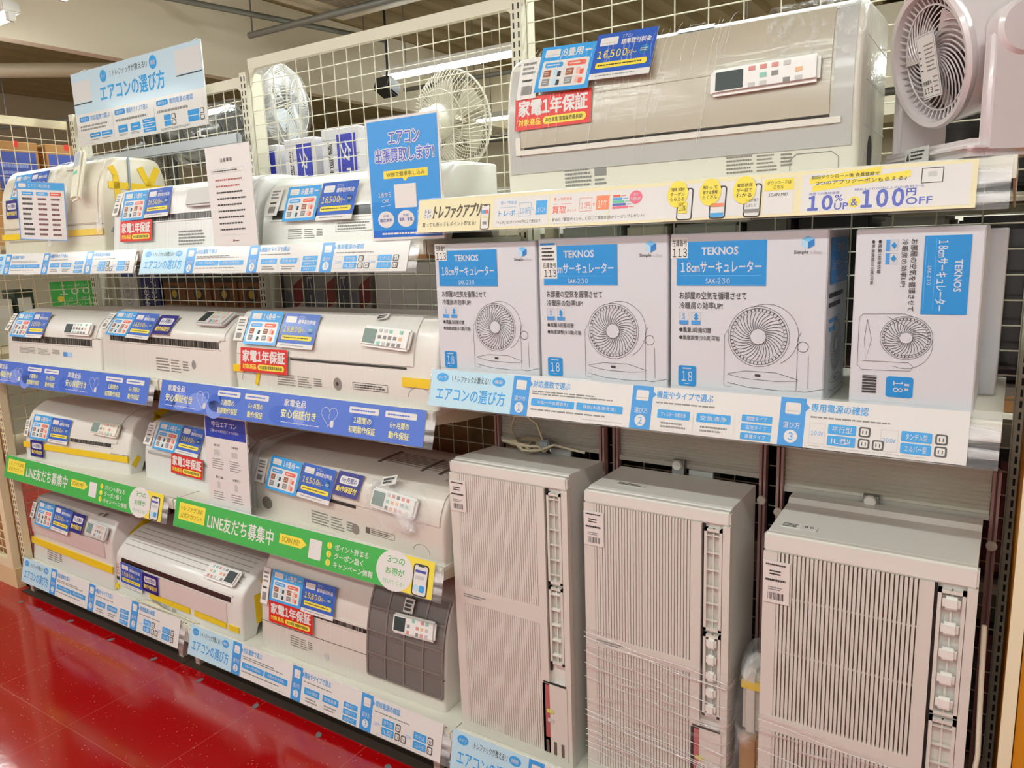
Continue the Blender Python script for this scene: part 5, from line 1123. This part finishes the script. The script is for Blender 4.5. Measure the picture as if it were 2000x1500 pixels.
for k, w in enumerate(('first', 'second', 'third', 'fourth')):
    carton(w+' brown yellow-dotted carton from the left behind the grid beside the navy carton', -.79+k*.175, -.79+k*.175+.165, ZB[2], .355, mat('#7a4a20', .7), art=a_brown, group='brown cartons with yellow dots')
def a_pat(c):
    c.rect(.0, 0, .36, 1, mat('#4b4a50'), 1); c.rect(.36, 0, .66, 1, mat('#8e8a88'), 1); c.poly([(.66, .2), (1, .1), (1, .35), (.66, .45)], mat('#7a241c'), 1); c.poly([(.66, .6), (1, .5), (1, .7), (.66, .8)], mat('#b98b5a'), 1); c.text('ヒーター', .08, .1, .28, .9, LGREY, 2, .3, rot=1); c.rect(.4, .25, .6, .5, mat('#6d6f78'), 2)
for k, w in enumerate(('left', 'middle', 'right')):
    carton(w+' carton of three with grey and dark red print behind the middle grid', -.04+k*.175, -.04+k*.175+.165, ZB[2], .36, mat('#a79a90', .6), art=a_pat, group='grey and red print cartons')
carton('big plain white carton behind the middle grid left of the circulator cartons', .50, .93, ZB[2], .37, mat('#f1efec', .6))
def a_stack(c):
    c.rect(.1, .05, .9, .2, mat('#2a2420'), 1); c.rect(.1, .3, .9, .5, mat('#7a2018'), 1); c.greek(.15, .6, .85, .9, 4, mat('#d8b25a'), 1)
carton('dark narrow carton with red print just left of the first circulator carton behind the grid', .955, 1.10, ZB[2], .40, mat('#4a3526', .6), art=a_stack)
def a_tower(c):
    c.rect(.42, .06, .92, .9, mat('#1d27a8', .45, coat=.2), 1); c.text('タワー', .52, .12, .78, .8, PAPER, 2, .5, rot=1); c.text('扇風機', .18, .12, .3, .5, INK, 2, .3, rot=1); c.greek(.1, .65, .35, .85, 3, INK)
for k, (x0, x1, h) in enumerate(((-.12, .045, .35), (.085, .245, .36), (.285, .47, .375))):
    carton(('left', 'middle', 'right')[k]+' white tower fan carton with a blue panel behind the middle grid', x0, x1, ZB[3], h, mat('#dedadf', .5), art=a_tower, group='white tower fan cartons')
for k in range(5):
    carton('brown carton low behind the wire grid at the far side of the third shelf', -1.14+k*.42, -1.14+k*.42+.36, ZB[1], .33+.02*(k % 2), CARTON if k % 2 else CARTOND, group='brown cartons low behind the grid')
for k in range(5):
    carton('brown carton on the lowest rear shelf behind the bottom air conditioners', -1.14+k*.42, -1.14+k*.42+.37, ZB[0], .36-.03*(k % 2), CARTOND if k % 2 else CARTON, group='brown cartons on the lowest rear shelf')
def appliance(label, x0, x1, z, h, m, kind, y0=.56, y1=.9):
    t = thing('boxy_appliance', label, 'appliance', ((x0+x1)/2, y0, z+.001)); w = x1-x0
    b = MB(); b.rbox(-w/2, .0, .012, w/2, y1-y0, h, m, .008, None, 2); b.build('case', t)
    f = MB()
    for sx in (-1, 1): f.box(sx*(w/2-.03)-.012, .02, 0, sx*(w/2-.03)+.012, y1-y0-.02, .012, DARK)
    f.build('foot_rail', t)
    s_ = MB()
    if kind == 'vent':
        for r_ in range(9):
            for c_ in range(4):
                if c_ != 2: s_.box(-w*.38+c_*w*.2, -.001, h*.35+r_*h*.065, -w*.38+c_*w*.2+w*.15, .002, h*.35+r_*h*.065+h*.035, DARK)
        s_.build('rear_vent', t)
    elif kind == 'door':
        s_.box(-w*.45, -.003, h*.1, w*.25, .002, h*.92, mat('#0d0c0c', .15, coat=.5)); s_.build('door_glass', t)
        k = MB(); k.box(w*.3, -.003, h*.1, w*.45, .002, h*.92, mat('#25221f', .3)); k.build('control_strip', t)
    else:
        s_.box(-w*.4, -.002, h*.15, w*.4, .002, h*.9, mat('#b7b5ae', .4)); s_.build('rear_panel', t)
        k = MB(); k.box(-w*.1, -.004, h*.5, w*.02, .0, h*.75, DARK); k.build('socket', t)
    return t
GA = mat('#a9a9a3', .5); BA = mat('#1b1917', .35)
for i, (x0, x1, h, m, k, lab) in enumerate(((1.27, 1.46, .40, mat('#b9c2bf', .5), 'panel', 'pale greenish appliance back seen in the gap above the second circulator carton'), (1.48, 1.60, .395, mat('#d8d2c2', .5), 'panel', 'cream appliance back in the gap between the second and third circulator cartons'),
        (1.62, 1.80, .39, GA, 'vent', 'grey appliance back with slotted vents above the third circulator carton'), (1.82, 1.93, .4, mat('#6b6761', .5), 'vent', 'dark grey vented appliance above the gap in the carton row'), (1.95, 2.12, .40, BA, 'door', 'black microwave behind the sideways circulator carton'), (2.14, 2.28, .385, mat('#8f8d88', .5), 'vent', 'grey vented appliance behind the sideways circulator carton'), (2.30, 2.86, .38, BA, 'door', 'wide black microwave behind the grid at the right edge'))):
    appliance(lab, x0, x1, 1.10, h, m, k)
for i, (x0, x1, z, h, lab) in enumerate(((1.27, 1.72, .62, .32, 'dark oven low behind the left window unit'), (1.76, 2.2, .62, .34, 'dark oven low behind the middle window unit'), (2.24, 2.86, .62, .33, 'dark oven low behind the right window unit'), (1.27, 1.9, .14, .36, 'dark appliance on the lowest rear shelf behind the left window unit'), (1.95, 2.86, .14, .38, 'dark appliance on the lowest rear shelf behind the right window unit'),
        (2.2, 2.44, 1.53, .3, 'dark appliance behind the desk circulator fan'), (2.48, 2.88, 1.53, .42, 'tall dark appliance at the right edge above the wide microwave'))):
    appliance(lab, x0, x1, z, h, BA if i != 1 else mat('#2a211b', .5), 'door')

# ------------------------------------------------------------------ electric fans behind the grid
def fan(label, loc, nrm, r, m, blades, z_base, wrapped=False, back=True):
    t = thing('electric_fan', label, 'fan', (loc[0], loc[1], z_base)); n = Vector(nrm).normalized(); zc = loc[2]-z_base
    s_ = Vector((0, 0, 1)).cross(n).normalized(); up = n.cross(s_); A = Matrix((s_, up, n)).transposed().to_4x4(); A.translation = (0, 0, zc)
    g = MB(); N = 64
    for k in range(N):
        q = k*2*math.pi/N
        for sg in (1, -1):
            pts = []
            for f, h in ((.22, .045), (.5, .055), (.8, .045), (1.0, .01)): a = q+.5*f*sg; pts.append(A @ Vector((r*f*math.cos(a), r*f*math.sin(a), sg*h*(1.0 if sg > 0 else 1.3))))
            g.tube(pts, .0015, m, 4)
    for f, h in ((1.0, 0), (.62, .056), (.62, -.07)): g.tube([A @ Vector((r*f*math.cos(R(a)), r*f*math.sin(R(a)), h)) for a in range(0, 360, 10)], .004 if f == 1 else .0016, m, 6, closed=True)
    g.build('wire_guard', t, 50)
    b = MB(); b.lathe([(0, -.17), (.03, -.165), (.045, -.14), (.05, -.09), (.062, -.075), (.062, -.068), (.04, -.06)], m, 28, A); h_ = b.build('motor_housing', t, 40)
    v = MB()
    for k in range(8): a = k*math.pi/4; v.tube([A @ Vector((.008*math.cos(a), .008*math.sin(a), -.1715)), A @ Vector((.024*math.cos(a), .024*math.sin(a), -.168))], .0022, DARK, 4)
    v.build('motor_vent', h_)
    bl = MB()
    for k in range(5):
        vs = []
        for rr in (.03, r*.5, r*.85):
            for a in (-.35, 0, .4): q = k*1.2566+a*(1 if rr > .04 else .5); vs.append(A @ Vector((rr*math.cos(q), rr*math.sin(q), .02*a)))
        bl.add(vs, [(0, 1, 4, 3), (1, 2, 5, 4), (3, 4, 7, 6), (4, 5, 8, 7)], blades)
    bl.build('fan_blade', t)
    p = MB(); o = n*-.11; p.tube([(o.x, o.y, .02), (o.x, o.y, zc-.03)], .016, m, 12); p.build('pole', t, 40)
    p = MB(); p.lathe([(0, 0), (.11, 0), (.11, .012), (.07, .03), (0, .034)], m, 32, Matrix.Translation((o.x, o.y, 0))); p.build('base', t, 40)
    if wrapped:
        bm = bmesh.new(); bmesh.ops.create_icosphere(bm, subdivisions=4, radius=1); w = MB()
        for v_ in bm.verts: q = v_.co.normalized(); k = 1+.03*math.sin(9*q.x+5*q.y)+.025*math.sin(15*q.y+7*q.z); v_.co = Vector((q.x*r*1.08*k, q.y*r*1.08*k, q.z*.12*k-.03))
        w.bm(bm, LOOSE, A); w.build('plastic_wrap', t, 80, label='clear bag over the fan head')
    return t
FW = mat('#d6d0c0', .4); FB = mat('#37342f', .4)
ZT = ZB[3]+.001
fan('white electric fan with round spiral guard, seen from behind right of the blue notice', (.72, .78, 1.885), (.1, 1, .12), .168, FW, mat('#cfc8b6', .4), ZT)
fan('white electric fan in a clear bag turned sideways beside the slotted upright', (-.15, .80, 2.04), (.92, .5, .02), .16, mat('#d9d6d0', .4), mat('#d5dbe0', .4), ZT, True)
for k, (x, z) in enumerate(((-1.06, 1.93), (-.77, 1.98), (-.49, 1.95))):
    fan(('left', 'middle', 'right')[k]+' of three dark bagged fans behind the hanging sign', (x, .80, z), (.35, .9, .1), .125, FB, mat('#6d6a66', .3), ZT, k > 0)
def rail():
    t = thing('silver_trim_rail', 'long silver grey rail tied to the grid under the hanging sign', 'rail', (-.52, .425, 1.865))
    b = MB(); b.rbox(-.50, -.012, -.02, .53, .012, .02, mat('#b4b7b8', .3, .35), .005); b.build('bar', t)
    k = MB()
    for x in (-.4, .42): k.tube([(x, .012, 0), (x, .065, 0)], .004, STEEL, 6)
    k.build('tie', t)
rail()

# ------------------------------------------------------------------ left neighbour: cartons behind the yellow grid
def neighbour():
    t = thing('side_shelving', 'warm cream shelving beyond the yellow grid at the left edge', 'shelving', (-1.72, .5, 0))
    for z in (.55, 1.05, 1.52): b = MB(); b.box(-.22, -.45, z-.02, .42, .5, z, CREAMW); b.build('board', t)
    for x in (-.2, .18):
        for y in (-.43, .48): b = MB(); b.box(x-.015, y-.015, 0, x+.015, y+.015, 1.56, CREAMW); b.build('post', t)
    def a_blue(c): c.rect(.05, .1, .95, .48, mat('#3f50a0', .5), 1); c.greek(.12, .2, .85, .4, 3, mat('#8a97cf'), 2); c.line([(.5+.3*math.cos(R(a)), .85-.22*math.sin(R(a))) for a in range(0, 181, 12)], .003, CARTOND, 1)
    for k, (y0, lab) in enumerate(((.27, 'brown carton with a blue panel at the left edge behind the yellow grid'), (.50, 'second brown carton with a blue panel right of the first behind the yellow grid'))):
        c_ = thing('carton_box', lab, 'carton box', (-1.52, y0+.10, 1.521)); b = MB(); b.rbox(-.30, -.105 if k == 0 else -.10, 0, 0, .095, .475, CARTON, .003, None, 1); b.build('carton', c_)
        M = Matrix.Translation((.0006, -.004, .2375)) @ Matrix.Rotation(R(90), 4, 'Z') @ Matrix.Rotation(R(90), 4, 'X'); c = Card(.19, .475, M, None); a_blue(c); c.mb.build('printed_front', c_)
        r_ = MB(); r_.box(-.001, -.01, .45, .0012, .01, .478, RED); r_.build('red_tab', c_)
    g = thing('coupon_poster', 'green coupon poster reading one hundred behind the left grid', 'poster', (-1.50, .53, 1.051)); M = Matrix.Translation((0, 0, .145)) @ Matrix.Rotation(R(62), 4, 'Z') @ Matrix.Rotation(R(90), 4, 'X')
    c = Card(.20, .29, M, GREEN); c.text('クーポン', .2, .05, .8, .09, PAPER, 1); c.text('100', .2, .12, .85, .22, PAPER, 1, 1); c.disc(.2, .29, .07, YEL); c.text('クーポン', .36, .27, .9, .32, PAPER, 1); c.text('プレゼント中', .2, .36, .9, .42, PAPER, 1); c.mb.build('printed_sheet', g)
    s_ = MB(); s_.box(-.05, -.02, 0, .03, .03, .012, CREAM); s_.build('stand', g)
    for k, (x, y, w, d, h, m, lab) in enumerate(((-1.70, .36, .12, .09, .26, mat('#2c3a2c'), 'dark green slim box beside the green coupon poster'), (-1.68, .24, .14, .10, .22, mat('#d9d4c8'), 'white slim box at the left edge under the top banner'), (-1.68, .11, .14, .10, .30, mat('#cfc9c2'), 'grey white box at the far left edge under the top banner'), (-1.76, .66, .2, .12, .28, mat('#d8bd55'), 'yellow slim box behind the green coupon poster'))):
        c_ = thing('slim_box', lab, 'carton box', (x, y, 1.051)); b = MB(); b.rbox(-w/2, -d/2, 0, w/2, d/2, h, m, .003, None, 1); b.build('carton', c_)
        l = MB(); l.box(w/2-.0005, -d*.35, h*.6, w/2+.0006, d*.35, h*.85, PAPER); l.build('paper_label', c_)
neighbour()

# ------------------------------------------------------------------ right end: wooden side panel
def cabinet():
    m, nt, b_ = nodes_of('orange_wood')
    tc = nt.nodes.new('ShaderNodeTexCoord'); mp = nt.nodes.new('ShaderNodeMapping'); mp.inputs['Scale'].default_value = (30, 30, 2); n = nt.nodes.new('ShaderNodeTexNoise'); n.inputs['Scale'].default_value = 1; n.inputs['Detail'].default_value = 4
    cr = nt.nodes.new('ShaderNodeValToRGB'); cr.color_ramp.elements[0].color = lin('#b8720e'); cr.color_ramp.elements[1].color = lin('#d9921c')
    nt.links.new(tc.outputs['Object'], mp.inputs[0]); nt.links.new(mp.outputs[0], n.inputs['Vector']); nt.links.new(n.outputs['Fac'], cr.inputs[0]); nt.links.new(cr.outputs[0], b_.inputs['Base Color']); b_.inputs['Roughness'].default_value = .45
    t = thing('wooden_cabinet', 'orange wooden cabinet with cream edge strip at the lower right edge', 'cabinet', (2.452, .0, 0))
    b = MB(); b.box(.0, .012, 0, .5, .40, 1.25, m); b.build('side_panel', t)
    b = MB(); b.box(.022, 0, .02, .48, .012, 1.23, m); b.build('door', t)
    b = MB(); b.box(0, -.004, 0, .02, .012, 1.25, mat('#efe3c0', .5)); b.build('edge_strip', t, label='cream edge strip')
cabinet()
# hanging cables and hooks at the right end
def cables():
    t = thing('hanging_cables', 'black and brown cables hanging at the right edge beside the slotted upright', 'cables', (2.53, .44, 1.2))
    b = MB()
    for k in range(6): b.tube([(.03*math.sin(k), -.0+.004*k, .42-.05*i) if i < 2 else (.03*math.sin(k)+.02*math.sin(i*1.3+k), .004*k, .42-.05*i) for i in range(9)], .007, [BLACK, mat('#6b4422')][k % 3 == 2], 6)
    b.build('cable', t, 60); h = MB(); h.tube([(-.06, .06, .40), (0, 0, .42), (.04, 0, .42)], .004, STEEL, 6); h.build('hook', t)
cables()

# ------------------------------------------------------------------ floor patches
PATCH = mat('#6f6a6a', .6)
for k, (x, y) in enumerate(((-1.089, -.086), (-.939, -.082), (-.713, -.067), (-.413, -.069), (-.132, -.066), (.145, -.055), (.44, -.058), (.735, -.058), (1.019, -.06))):
    b = MB(); rn = random.Random(k); b.add([(.012*(1+.3*rn.random())*math.cos(R(a)), .008*(1+.3*rn.random())*math.sin(R(a)), z) for z in (0, .0008) for a in range(0, 360, 36)], [list(range(10))[::-1], list(range(10, 20))]+[(i, (i+1) % 10, 10+(i+1) % 10, 10+i) for i in range(10)], PATCH)
    o = b.build('tape_patch', None, None, ['grey tape patch on the red floor nearest the mesh panel foot', 'second grey tape patch from the left on the red floor', 'third grey tape patch from the left on the red floor', 'fourth grey tape patch from the left on the red floor', 'fifth grey tape patch from the left on the red floor', 'sixth grey tape patch from the left, below the gap between bottom banners', 'seventh grey tape patch from the left on the red floor', 'second grey tape patch from the right end of the row on the floor', 'rightmost grey tape patch on the red floor near the bottom edge'][k], 'floor mark', 'tape patches on the floor'); o.location = (x, min(y, -.068)-.003, .0002); o.rotation_euler = (0, 0, R(20*k))

# ------------------------------------------------------------------ ceiling fittings
def ceiling_bits():
    t = thing('ceiling_cassette', 'square ceiling air vent cassette at the top centre', 'ceiling unit', (-1.2, 2.25, 3.02))
    b = MB(); b.rbox(-.48, -.48, 0, .48, .48, .04, mat('#d3c6ac', .5), .012); b.box(-.42, -.42, .04, .42, .42, .365, mat('#c9bda4', .6)); b.build('panel', t)
    g = MB(); g.box(-.26, -.26, -.006, .26, .26, .002, mat('#93866f', .6))
    for i in range(14): g.box(-.25, -.25+i*.037, -.009, .25, -.24+i*.037, -.006, mat('#7d715c', .6))
    g.build('intake_grille', t)
    for s_, (x0, y0, x1, y1) in enumerate(((-.28, .33, .28, .40), (-.28, -.40, .28, -.33), (.33, -.28, .40, .28), (-.40, -.28, -.33, .28))): l = MB(); l.box(x0, y0, -.004, x1, y1, .002, mat('#b9ac92', .5)); l.build('outlet_flap', t)
    def bar(label, p, q, r, m, rods=(), name='ceiling_rail'):
        t = thing(name, label, 'pipe', p); d = Vector(q)-Vector(p); b = MB(); b.tube([(0, 0, 0), d*.5, d], r, m, 8); b.build('bar', t, 50)
        for f in rods: k = MB(); o = d*f; k.tube([o, o+Vector((0, 0, 3.4-p[2]-o.z))], .006, STEEL, 6); k.build('hanger_rod', t)
    ga = mat('#8a8a80', .45, .4)
    bar('grey galvanised rail with hanging rod below the ceiling at the top centre', (-2.4, 2.5, 3.0), (-.7, 2.53, 3.0), .024, ga, (.02, .5, .95))
    bar('thin grey rail crossing the ceiling at upper left toward the cassette', (-2.25, 1.5, 3.05), (-1.9, 3.4, 3.05), .02, ga, (.1, .9))
    bar('thick cream pipe bending down at the upper left under the ceiling', (-5.0, 1.35, 2.95), (-3.55, 2.6, 2.95), .06, mat('#c9bc9c', .5), (.3, .8), 'ceiling_pipe')
    bar('grey conduit at the left under the ceiling above the yellow grid', (-5.5, 2.0, 2.62), (-2.9, 2.7, 2.62), .02, ga, (.1, .9))
    bar('dark conduit rail behind the wire grid near the tube lamp', (-2.4, 4.2, 2.85), (1.5, 4.25, 2.85), .02, mat('#6b675c', .5), (.2, .8))
    bar('dark conduit rail far behind the tower fan cartons', (-5.0, 5.0, 2.45), (2.5, 5.1, 2.45), .03, mat('#5d5a50', .5), (.1, .5, .9))
    t = thing('spot_speaker', 'black ceiling speaker on a bracket left of the tube lamp behind the grid', 'speaker', (-1.55, 3.0, 2.60)); b = MB(); b.rbox(-.075, -.06, -.05, .075, .07, .055, BLACK, .012, Matrix.Rotation(R(-25), 4, 'X')); b.build('cabinet', t)
    k = MB(); k.tube([(0, 0, .05), (0, .02, .12), (0, .02, .79)], .009, BLACK, 8); k.build('bracket', t)
    f = MB(); f.box(-.06, -.064, -.04, .06, -.058, .042, mat('#2d2b29', .6), Matrix.Rotation(R(-25), 4, 'X')); f.build('front_mesh', t)
ceiling_bits()

# ------------------------------------------------------------------ far aisle behind
def far_aisle():
    for j, (x0, y) in enumerate(((-5.2, 2.6), (-3.4, 2.6), (-1.6, 2.6), (.2, 2.6), (2.0, 2.6))):
        t = thing('far_shelving', ('leftmost', 'second', 'third', 'fourth', 'rightmost')[j]+' cream shelving unit in the next aisle behind the grids', 'shelving', (x0, y, 0))
        for z in (.15, .6, 1.05, 1.5): b = MB(); b.box(0, 0, z-.03, 1.7, .45, z, SHELFW); b.build('board', t)
        b = MB(); b.box(0, .45, 0, 1.7, .47, 1.75, mat('#b9ad93', .6)); b.build('back_panel', t)
        rn = random.Random(j)
        for z in (.15, .6, 1.05, 1.5):
            x = .04
            while x < 1.35:
                w = .2+.2*rn.random(); h = (.24+.16*rn.random()) if z < 1.5 else .2+.12*rn.random(); m = rn.choice([CARTON, CARTOND, mat('#5b5650', .6), mat('#cfc9bd', .6), mat('#37332f', .6), mat('#8f8a80', .6)])
                c_ = thing('stored_box', 'plain box stored on the shelving in the next aisle behind the grids', 'box', (x0+x+w/2, y+.2, z+.001), 0, 'boxes in the next aisle'); b = MB(); b.rbox(-w/2, -.16, 0, w/2, .16, h, m, .004, None, 1); b.build('carton', c_); x += w+.03
far_aisle()
